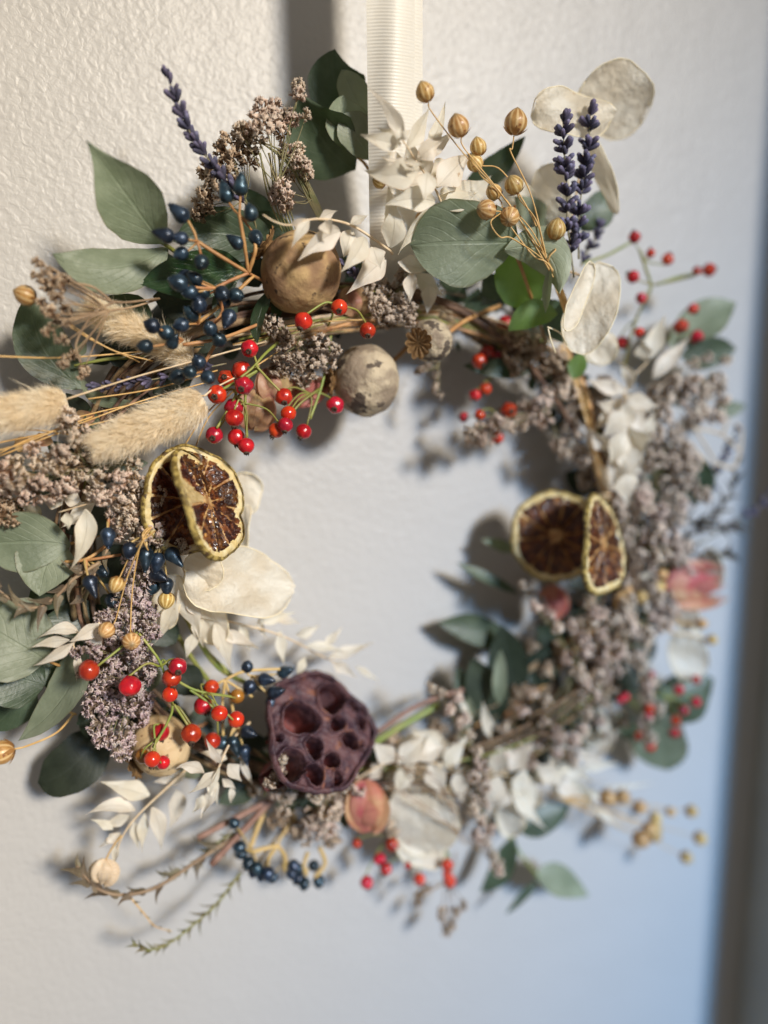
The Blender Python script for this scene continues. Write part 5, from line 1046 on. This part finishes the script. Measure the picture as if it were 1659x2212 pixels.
# ------------------------------------------------------------------ papery and pink buds
def bud(label, c, rx, ry, axis, m, n=9, name='papery_bud', cat='bud', group=None, open_=.1, ph='round'):
    t = empty(name, P(*c), label, cat, group); d = np.array(axis, float); d /= np.hypot(*d); pd = np.array([-d[1], d[0]])
    for k in range(n):
        f_ = (k/(n-1))*2-1; an = f_*math.pi*.95; side = math.sin(an)*rx; hh = math.cos(an)*rx*.018
        b_ = (c[0]-d[0]*ry, c[1]-d[1]*ry, c[2]); tip = (c[0]+d[0]*ry*rng.uniform(.85, 1.1)+pd[0]*side*open_*3, c[1]+d[1]*ry*rng.uniform(.85, 1.1)+pd[1]*side*open_*3, c[2]+hh*open_*2)
        m_ = ((b_[0]+tip[0])/2+pd[0]*side*1.25, (b_[1]+tip[1])/2+pd[1]*side*1.25, c[2]+hh*1.6)
        leaf(t, b_, tip, rx*.62, m, c=m_, prof=ph, cup=-.35, wave=.10, tilt=-.75*math.sin(an), name='petal', nt=14, ns=8)
    b = MB(); v, f, uv = lathe(sphere_prof(12, ry/rx*.86), 16, lambda a, q: (1+.05*math.cos(7*a), 0)); p = P(*c); s = rx*.8*mpp(p)
    put('heart', new_mesh('heart', v, f, uv), MT[m], t, p, frame(V(d[0], d[1], .1), s=s))
    return t
bud('tan papery bud just above the veined brown one behind the rosehips', (590, 830, 4.0), 30, 34, (.3, 1), 'papery', group='papery buds')
bud('larger rosy brown papery bud behind the bunch of rosehips', (551, 888, 4.0), 34, 44, (-.2, 1), 'papery', group='papery buds')
bud('rosy elongated papery bud between the centre statice and the grey poppy head', (662, 845, 3.4), 24, 52, (-1, .4), 'pink', group='papery buds')
bud('tan papery bud under the crossing ruscus right of the biggest poppy head', (765, 652, 4.0), 26, 34, (.3, 1), 'papery', group='papery buds')
bud('dusty pink closed bud hanging under the right side of the lotus pod', (793, 1744, 4.2), 36, 58, (.1, 1), 'pink', n=8, name='pink_bud', cat='flower bud')
bud('open pink and cream dried flower on the right rim, blurred', (1500, 1265, 3.4), 34, 66, (1, -.12), 'pink', n=10, name='pink_flower', cat='dried flower', open_=.35, ph='lance')
bud('reddish bud blurred at the inner right edge under the round lime slice', (1195, 1300, 2.8), 24, 36, (-.6, -1), 'pink', name='pink_bud', cat='flower bud')
t = bud('round cream seed bud on a thin stalk low at the left above the spiky twig', (225, 1884, 3.6), 24, 27, (-.2, 1), 'cream', n=9, name='cream_bud', cat='seed bud')
stem('stalk', [(228, 1858, 3.6), (240, 1835, 3.6), (262, 1805, 3.6)], 2, MT['flax_stem'], t)

# ------------------------------------------------------------------ woody sticks, needle and spiky twigs
t = empty('cut_twigs', P(560, 1744, 2.6), 'three short cut pinkish-brown sticks poking down left from the bottom of the wreath', 'sticks')
for pp, r_, m in (([(640, 1700, 2.6), (553, 1744, 2.9), (427, 1810, 3.2)], 6.5, 'rose_twig'), ([(620, 1690, 2.8), (572, 1744, 3.0), (456, 1868, 3.4)], 7, 'rose_twig'), ([(600, 1700, 2.4), (567, 1762, 2.6), (539, 1835, 2.8)], 5.5, 'ystem'), ([(640, 1740, 2.4), (610, 1790, 2.6), (560, 1860, 2.8)], 3, 'ystem')):
    stem('stick', pp, r_, MT[m], t, k=9)
t = empty('green_stalk', P(860, 1570, 3.6), 'thick yellow-green stalk slanting up right from the lotus pod', 'stalk')
stem('stalk', [(780, 1622, 3.8), (860, 1572, 3.8), (945, 1524, 3.6)], 7.5, MT['gstem'], t, k=9); stem('stalk', [(1000, 1490, 3.0), (900, 1525, 3.2), (810, 1585, 3.2)], 5, MT['rose_twig'], t)
t = empty('green_stalk', P(430, 1410, 3.0), 'yellow-green stalks lying low inside the left of the hole under the ruscus', 'stalk')
for pp in ([(400, 1330, 3), (440, 1400, 3), (500, 1460, 3)], [(420, 1370, 3.2), (470, 1440, 3.2), (540, 1480, 3)], [(370, 1350, 2.8), (420, 1430, 2.8), (450, 1470, 2.8)]): stem('stem', pp, 6, MT['gstem'], t)
def needle_twig(label, path, n, L, wd, m, sm, r0=3.5, name='needle_twig', cat='twig', h0=0, end=True, ang=.75, prof='spike', skip=0):
    pts = px_path(path, 10); t = empty(name, pts[0], label, cat); b = MB(); b.tube(pts, r0*mpp(pts[0]), r0*.4*mpp(pts[0]), 6, .1); b.build('stem', MT[sm], t)
    pp = np.array([[*q[:2], q[2]] for q in path], float); pp = spline(pp, 12); N = len(pp)
    for k in range(n):
        q = skip+(1-skip)*(k+.5)/n; i = min(N-2, int(q*(N-1))); T = pp[i+1]-pp[i]; T = T[:2]/np.hypot(*T[:2]); s = 1 if k % 2 else -1
        a = s*ang*rng.uniform(.7, 1.3); d = np.array([T[0]*math.cos(a)-T[1]*math.sin(a), T[0]*math.sin(a)+T[1]*math.cos(a)])
        l_ = L*rng.uniform(.7, 1.2)*(1-.35*q); hb = pp[i][2]
        tip = (pp[i][0]+d[0]*l_, pp[i][1]+d[1]*l_, hb+rng.uniform(-.5, .7))
        leaf(t, tuple(pp[i]), tip, wd*rng.uniform(.8, 1.2), m, bow=-s*rng.uniform(.12, .28), prof=prof, cup=.5, tilt=rng.uniform(-.5, .5), nt=8, ns=4)
    return t
needle_twig('bronze spiky twig sweeping out to the lower left and curling up at its end', [(520, 1800, 3.0), (440, 1850, 3.2), (343, 1914, 3.6), (268, 1933, 3.6), (215, 1922, 3.6), (185, 1895, 3.6), (166, 1870, 3.6)], 14, 70, 9, 'thistle', 'bstem', 5)
needle_twig('thin olive needle twig below the spiky one, ending lowest at the left', [(520, 1885, 2.8), (470, 1950, 3.0), (421, 1995, 3.2), (365, 2038, 3.4), (320, 2052, 3.6), (286, 2036, 3.6)], 24, 40, 3.8, 'rosm', 'gstem', 3)
needle_twig('little dark twiglet linking the two twigs at the lower left', [(283, 1940, 3.5), (310, 1972, 3.5), (334, 2000, 3.5), (371, 2012, 3.5)], 6, 15, 2.6, 'rosm', 'flax_stem', 2)
needle_twig('bushy olive needle twig at the lower left beside the cut sticks', [(560, 1770, 2.6), (470, 1820, 2.8), (400, 1880, 3.0), (350, 1890, 3.0)], 22, 34, 4, 'rosm', 'gstem', 2.5)
needle_twig('grey-brown holly-like spiky leaf spray at the left edge below the pale leaf', [(215, 1215, 5.0), (160, 1250, 5.2), (120, 1290, 5.3), (80, 1312, 5.4), (38, 1305, 5.3), (-20, 1260, 5.2)], 12, 66, 11, 'thistle', 'bstem', 4.5, ang=.8)
needle_twig('spiky dark leaf points between the blue berries and the pale leaf at the left', [(235, 1180, 4.6), (205, 1240, 4.8), (170, 1300, 5.0)], 6, 52, 10, 'thistle', 'bstem', 3.5, ang=.6)
for i_, (lab, pth, n_) in enumerate((
    ('dark brown feathery twig arching at the right rim against the pale wall', [(1440, 1200, 3), (1500, 1150, 3), (1545, 1110, 3), (1580, 1060, 3), (1592, 990, 3)], 14),
    ('dark feathery twig pointing right below the arching one at the right rim', [(1420, 1130, 3), (1500, 1125, 3), (1560, 1140, 3), (1600, 1135, 3)], 12),
    ('short dark feathery twig lowest of the three at the right rim', [(1400, 1190, 3), (1480, 1195, 3), (1545, 1200, 3), (1580, 1195, 3)], 12))):
    needle_twig(lab, pth, n_, 50, 6.5, 'dark_needle', 'dark_needle', 3.4)
t = empty('branched_twig', P(1480, 960, 3), 'pale bare branched twig at the right rim under the pink statice', 'twig')
for pp in ([(1440, 930, 3.4), (1500, 925, 3.4), (1560, 940, 3.4), (1600, 975, 3.2)], [(1500, 925, 3.4), (1540, 990, 3.4), (1545, 1010, 3.4)], [(1600, 975, 3.2), (1602, 930, 3), (1590, 915, 3)], [(1560, 940, 3.4), (1575, 905, 3.3)], [(1450, 930, 3.4), (1490, 960, 3.4), (1530, 1000, 3.4)], [(1545, 1000, 3.4), (1585, 1010, 3.4), (1600, 975, 3.3)]): stem('twig', pp, 2.6, MT['rusc_stem'], t)
t = empty('tan_stem_bundle', P(1250, 900, 3.4), 'bundle of orange-brown stems bound along the right side of the wreath', 'stems')
for k in range(12):
    o_ = rng.uniform(-22, 22); q_ = rng.uniform(-22, 22)
    stem('stem', [(1215+o_, 740+abs(o_), 4.2), (1262+q_*.6, 860, 3.8), (1290+o_*.5, 1000, 3.4), (1330+q_, 1130, 3.0)], 2.4, MT[('ostem', 'flax_stem', 'rusc_stem')[k % 3]], t)
for k in range(10):
    o_ = rng.uniform(-25, 25); q_ = rng.uniform(-20, 20)
    stem('stem', [(1330+o_, 1290, 3.2), (1250+q_, 1380, 3.2), (1150+o_*1.2, 1470+q_, 2.8), (1040+q_*2, 1570+o_, 2.2)], 2.0, MT[('ostem', 'bstem', 'twig')[k % 3]], t)
t = empty('thin_stem_tangle', P(950, 1740, 3), 'tangle of thin dark stems over the blurred honesty discs at the bottom', 'stems')
for k in range(11):
    o_ = rng.uniform(-70, 70); q_ = rng.uniform(-60, 60); stem('stem', [(820+rng.uniform(-10, 60), 1650+o_, 4.4), (920+o_*.4, 1710+q_, 4.6), (1000, 1760+o_, 4.3), (1040, 1780+q_*1.2, 3.8)], 1.1, MT['bstem'], t)
t = empty('top_stem_bundle', P(1000, 660, 3.4), 'bundle of brown and tan stems along the top of the wreath behind the poppy heads', 'stems')
for k in range(22):
    o_ = rng.uniform(-26, 30); q_ = rng.uniform(-26, 26)
    stem('stem', [(560+rng.uniform(-60, 60), 720+o_, 4.0), (780, 690+q_, 4.0), (980, 680+o_, 3.8), (1150+rng.uniform(-40, 60), 760+q_, 3.4)], rng.uniform(1.6, 4), MT[('ostem', 'twig', 'bstem', 'gstem', 'rusc_stem')[k % 5]], t)

# ------------------------------------------------------------------ more filling where the wreath is dense
statice('taupe statice filling deep in the right side behind the star of bleached leaves', (1300, 950, 2.4), [(1250, 900), (1235, 940), (1255, 985), (1275, 1030), (1290, 880), (1400, 960), (1380, 1010), (1385, 1060), (1330, 1100), (1350, 1150), (1365, 1200), (1340, 1250), (1400, 1260), (1430, 1290), (1300, 840), (1240, 860), (1360, 1100), (1450, 1080), (1460, 1200), (1480, 1230)], m='stat_grey', sm='bstem', h=3.2, r=25)
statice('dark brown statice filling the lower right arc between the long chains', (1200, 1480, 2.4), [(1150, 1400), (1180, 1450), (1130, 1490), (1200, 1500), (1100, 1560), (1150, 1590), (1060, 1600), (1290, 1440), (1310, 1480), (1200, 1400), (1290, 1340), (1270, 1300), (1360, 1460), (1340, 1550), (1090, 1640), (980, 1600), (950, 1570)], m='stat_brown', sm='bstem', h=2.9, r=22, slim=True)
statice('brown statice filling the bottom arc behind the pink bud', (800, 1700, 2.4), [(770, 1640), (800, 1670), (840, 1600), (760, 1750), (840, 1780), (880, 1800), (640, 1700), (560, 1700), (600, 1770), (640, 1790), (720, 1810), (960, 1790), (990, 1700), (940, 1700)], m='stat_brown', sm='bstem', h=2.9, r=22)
ruscus('tan bleached ruscus filling the right arc behind the lime slices', [(1290, 1050, 3), (1330, 1100, 3.4), (1350, 1180, 3.4), (1380, 1280, 3.2)], [((1330, 1060, 3.6), (1290, 1000, 3.6), 18), ((1340, 1100, 3.5), (1400, 1040, 3.5), 18), ((1345, 1140, 3.4), (1400, 1180, 3.4), 16), ((1350, 1180, 3.4), (1310, 1240, 3.2), 16), ((1365, 1240, 3.4), (1420, 1240, 3.4), 16), ((1370, 1270, 3.4), (1360, 1340, 3.4), 18), ((1380, 1290, 3.4), (1440, 1330, 3.4), 18)])
ruscus('tan bleached ruscus leaves bunched behind the chain of statice at the bottom', [(900, 1600, 3), (960, 1620, 3.2), (1020, 1660, 3.2), (1100, 1690, 3.2)], [((950, 1610, 3.6), (880, 1570, 3.6), 24), ((930, 1600, 3.4), (850, 1620, 3.4), 24), ((960, 1640, 3.4), (900, 1690, 3.4), 24), ((1010, 1650, 3.4), (960, 1600, 3.6), 24), ((1040, 1660, 3.4), (1110, 1610, 3.4), 22), ((1060, 1680, 3.4), (1000, 1740, 3.4), 22), ((1090, 1690, 3.4), (1150, 1650, 3.4), 22), ((1120, 1700, 3.4), (1180, 1740, 3.4), 24), ((1190, 1690, 3.3), (1240, 1710, 3.3), 22), ((1020, 1560, 3), (990, 1500, 3.2), 14)])
euc('shade-darkened green leaves filling the dark lower right of the ring under the statice chains', (1200, 1500, 2.2), [((1210, 1480, 2.6), (1120, 1440, 2.4), 40, 'euc_shaded'), ((1230, 1430, 2.6), (1160, 1350, 2.4), 40, 'euc_shaded'), ((1250, 1500, 2.6), (1180, 1560, 2.4), 40, 'euc_shaded'), ((1130, 1580, 2.6), (1040, 1570, 2.4), 38, 'euc_shaded'), ((1290, 1390, 2.6), (1240, 1300, 2.4), 36, 'euc_shaded'), ((1120, 1620, 2.6), (1180, 1680, 2.4), 36, 'euc_dark'), ((1320, 1420, 2.6), (1350, 1500, 2.4), 36, 'euc_shaded'), ((1300, 1200, 2.4), (1230, 1270, 2.2), 36, 'euc_shaded'), ((1290, 1060, 2.2), (1220, 1020, 2.0), 30, 'euc_shaded'), ((1050, 1480, 2.2), (1130, 1560, 2.2), 44, 'euc_shaded'), ((1400, 1150, 2.6), (1450, 1250, 2.6), 30, 'euc_dark'), ((1400, 1020, 2.6), (1460, 960, 2.6), 28, 'euc_dark')])

ruscus('cream ruscus leaves heaped over the ring at the bottom left of the statice chain', [(760, 1690, 3.6), (830, 1650, 4.2), (900, 1640, 4.4), (980, 1660, 4.2)], [((850, 1645, 4.4), (800, 1600, 4.4), 22), ((860, 1650, 4.6), (930, 1585, 4.5), 26), ((900, 1640, 4.6), (970, 1610, 4.5), 22), ((880, 1650, 4.3), (850, 1720, 4.4), 22), ((930, 1650, 4.4), (960, 1720, 4.4), 24), ((960, 1655, 4.4), (1010, 1590, 4.2), 22), ((990, 1660, 4.2), (1000, 1740, 4.2), 20), ((830, 1655, 4.2), (790, 1690, 4.2), 18)], m='ruscus')
ruscus('cream ruscus leaves heaped over the ring right of the statice chain at the bottom', [(1040, 1680, 3.8), (1110, 1660, 4.0), (1190, 1650, 4.0), (1260, 1620, 3.8)], [((1070, 1670, 4.1), (1080, 1600, 4.1), 22), ((1100, 1665, 4.2), (1150, 1600, 4.0), 22), ((1130, 1660, 4.1), (1120, 1730, 4.1), 24), ((1160, 1655, 4.1), (1220, 1700, 4.0), 22), ((1190, 1650, 4.0), (1230, 1580, 3.9), 20), ((1210, 1650, 4.0), (1280, 1690, 3.9), 20), ((1080, 1675, 4.2), (1050, 1740, 4.2), 22), ((1250, 1620, 3.9), (1310, 1650, 3.8), 16)])
statice('pink-beige statice over the ring between the lower right chains', (1180, 1560, 3.0), [(1150, 1500), (1180, 1520), (1130, 1540), (1170, 1590), (1120, 1600), (1200, 1620), (1090, 1570), (1290, 1560), (1310, 1590), (1150, 1640), (1300, 1520), (1080, 1630)], m='stat', h=3.7, r=19, slim=True)
statice('pink-beige statice heads over the ring below the narrow lime slice', (1330, 1330, 3.0), [(1290, 1330), (1300, 1370), (1270, 1350), (1330, 1400), (1300, 1420), (1350, 1330), (1370, 1370), (1290, 1460), (1320, 1450), (1350, 1300)], m='stat', h=3.8, r=20)
euc('shade-darkened green leaves behind the cream ruscus along the bottom of the ring', (1000, 1700, 2.4), [((980, 1690, 3.0), (900, 1670, 2.8), 34, 'euc_shaded'), ((1060, 1690, 3.0), (1140, 1700, 2.8), 30, 'euc_shaded'), ((820, 1690, 3.0), (760, 1650, 2.8), 34, 'euc_shaded'), ((1150, 1660, 3.0), (1240, 1650, 2.8), 30, 'euc_shaded'), ((700, 1700, 2.8), (600, 1720, 2.6), 34, 'euc_shaded'), ((560, 1680, 2.8), (480, 1650, 2.6), 32, 'euc_shaded'), ((1220, 1600, 3), (1180, 1530, 2.8), 32, 'euc_shaded')])

ruscus('column of tan bleached ruscus leaves hanging down the middle of the right side', [(1352, 850, 4.8), (1355, 920, 5.0), (1350, 1000, 5.0), (1345, 1070, 4.6)], [((1355, 880, 5.2), (1400, 940, 5.0), 24), ((1350, 890, 5.2), (1300, 945, 5.0), 24), ((1354, 920, 5.2), (1390, 1000, 5.0), 26), ((1350, 930, 5.2), (1315, 1005, 5.0), 26), ((1352, 960, 5.2), (1375, 1040, 5.0), 26), ((1348, 980, 5.2), (1320, 1060, 4.9), 24), ((1350, 1010, 5.0), (1355, 1095, 4.8), 26), ((1352, 870, 5.3), (1345, 950, 5.2), 22), ((1354, 860, 5.2), (1425, 880, 5.0), 20)])

euc('dark leaves crowding behind the blue berries and bunny tails at the upper left', (420, 680, 3.0), [((430, 660, 3.4), (330, 640, 3.2), 40, 'euc_shaded'), ((470, 700, 3.4), (400, 760, 3.2), 36, 'euc_shaded'), ((400, 600, 3.2), (300, 560, 3.0), 34, 'euc_shaded'), ((330, 700, 3.0), (230, 640, 2.8), 36, 'euc_dark'), ((560, 620, 3.2), (520, 540, 3.2), 34, 'euc_shaded'), ((520, 740, 3.2), (600, 690, 3.2), 30, 'euc_shaded'), ((300, 780, 3.0), (220, 740, 2.8), 32, 'euc_shaded'), ((330, 850, 3.2), (420, 810, 3.2), 28, 'euc_shaded')])
euc('dark leaves packed behind the statice and lime slices at the left', (250, 1120, 3.0), [((240, 1100, 3.6), (140, 1150, 3.4), 40, 'euc_shaded'), ((280, 1180, 3.4), (200, 1260, 3.2), 40, 'euc_shaded'), ((330, 1200, 3.4), (390, 1130, 3.2), 34, 'euc_shaded'), ((370, 1440, 3.2), (440, 1500, 3.0), 34, 'euc_shaded'), ((400, 1560, 3.2), (500, 1560, 3.0), 36, 'euc_shaded'), ((380, 1390, 3.0), (320, 1330, 3.0), 34, 'euc_shaded'), ((480, 1620, 3.0), (580, 1600, 3.0), 32, 'euc_shaded')])
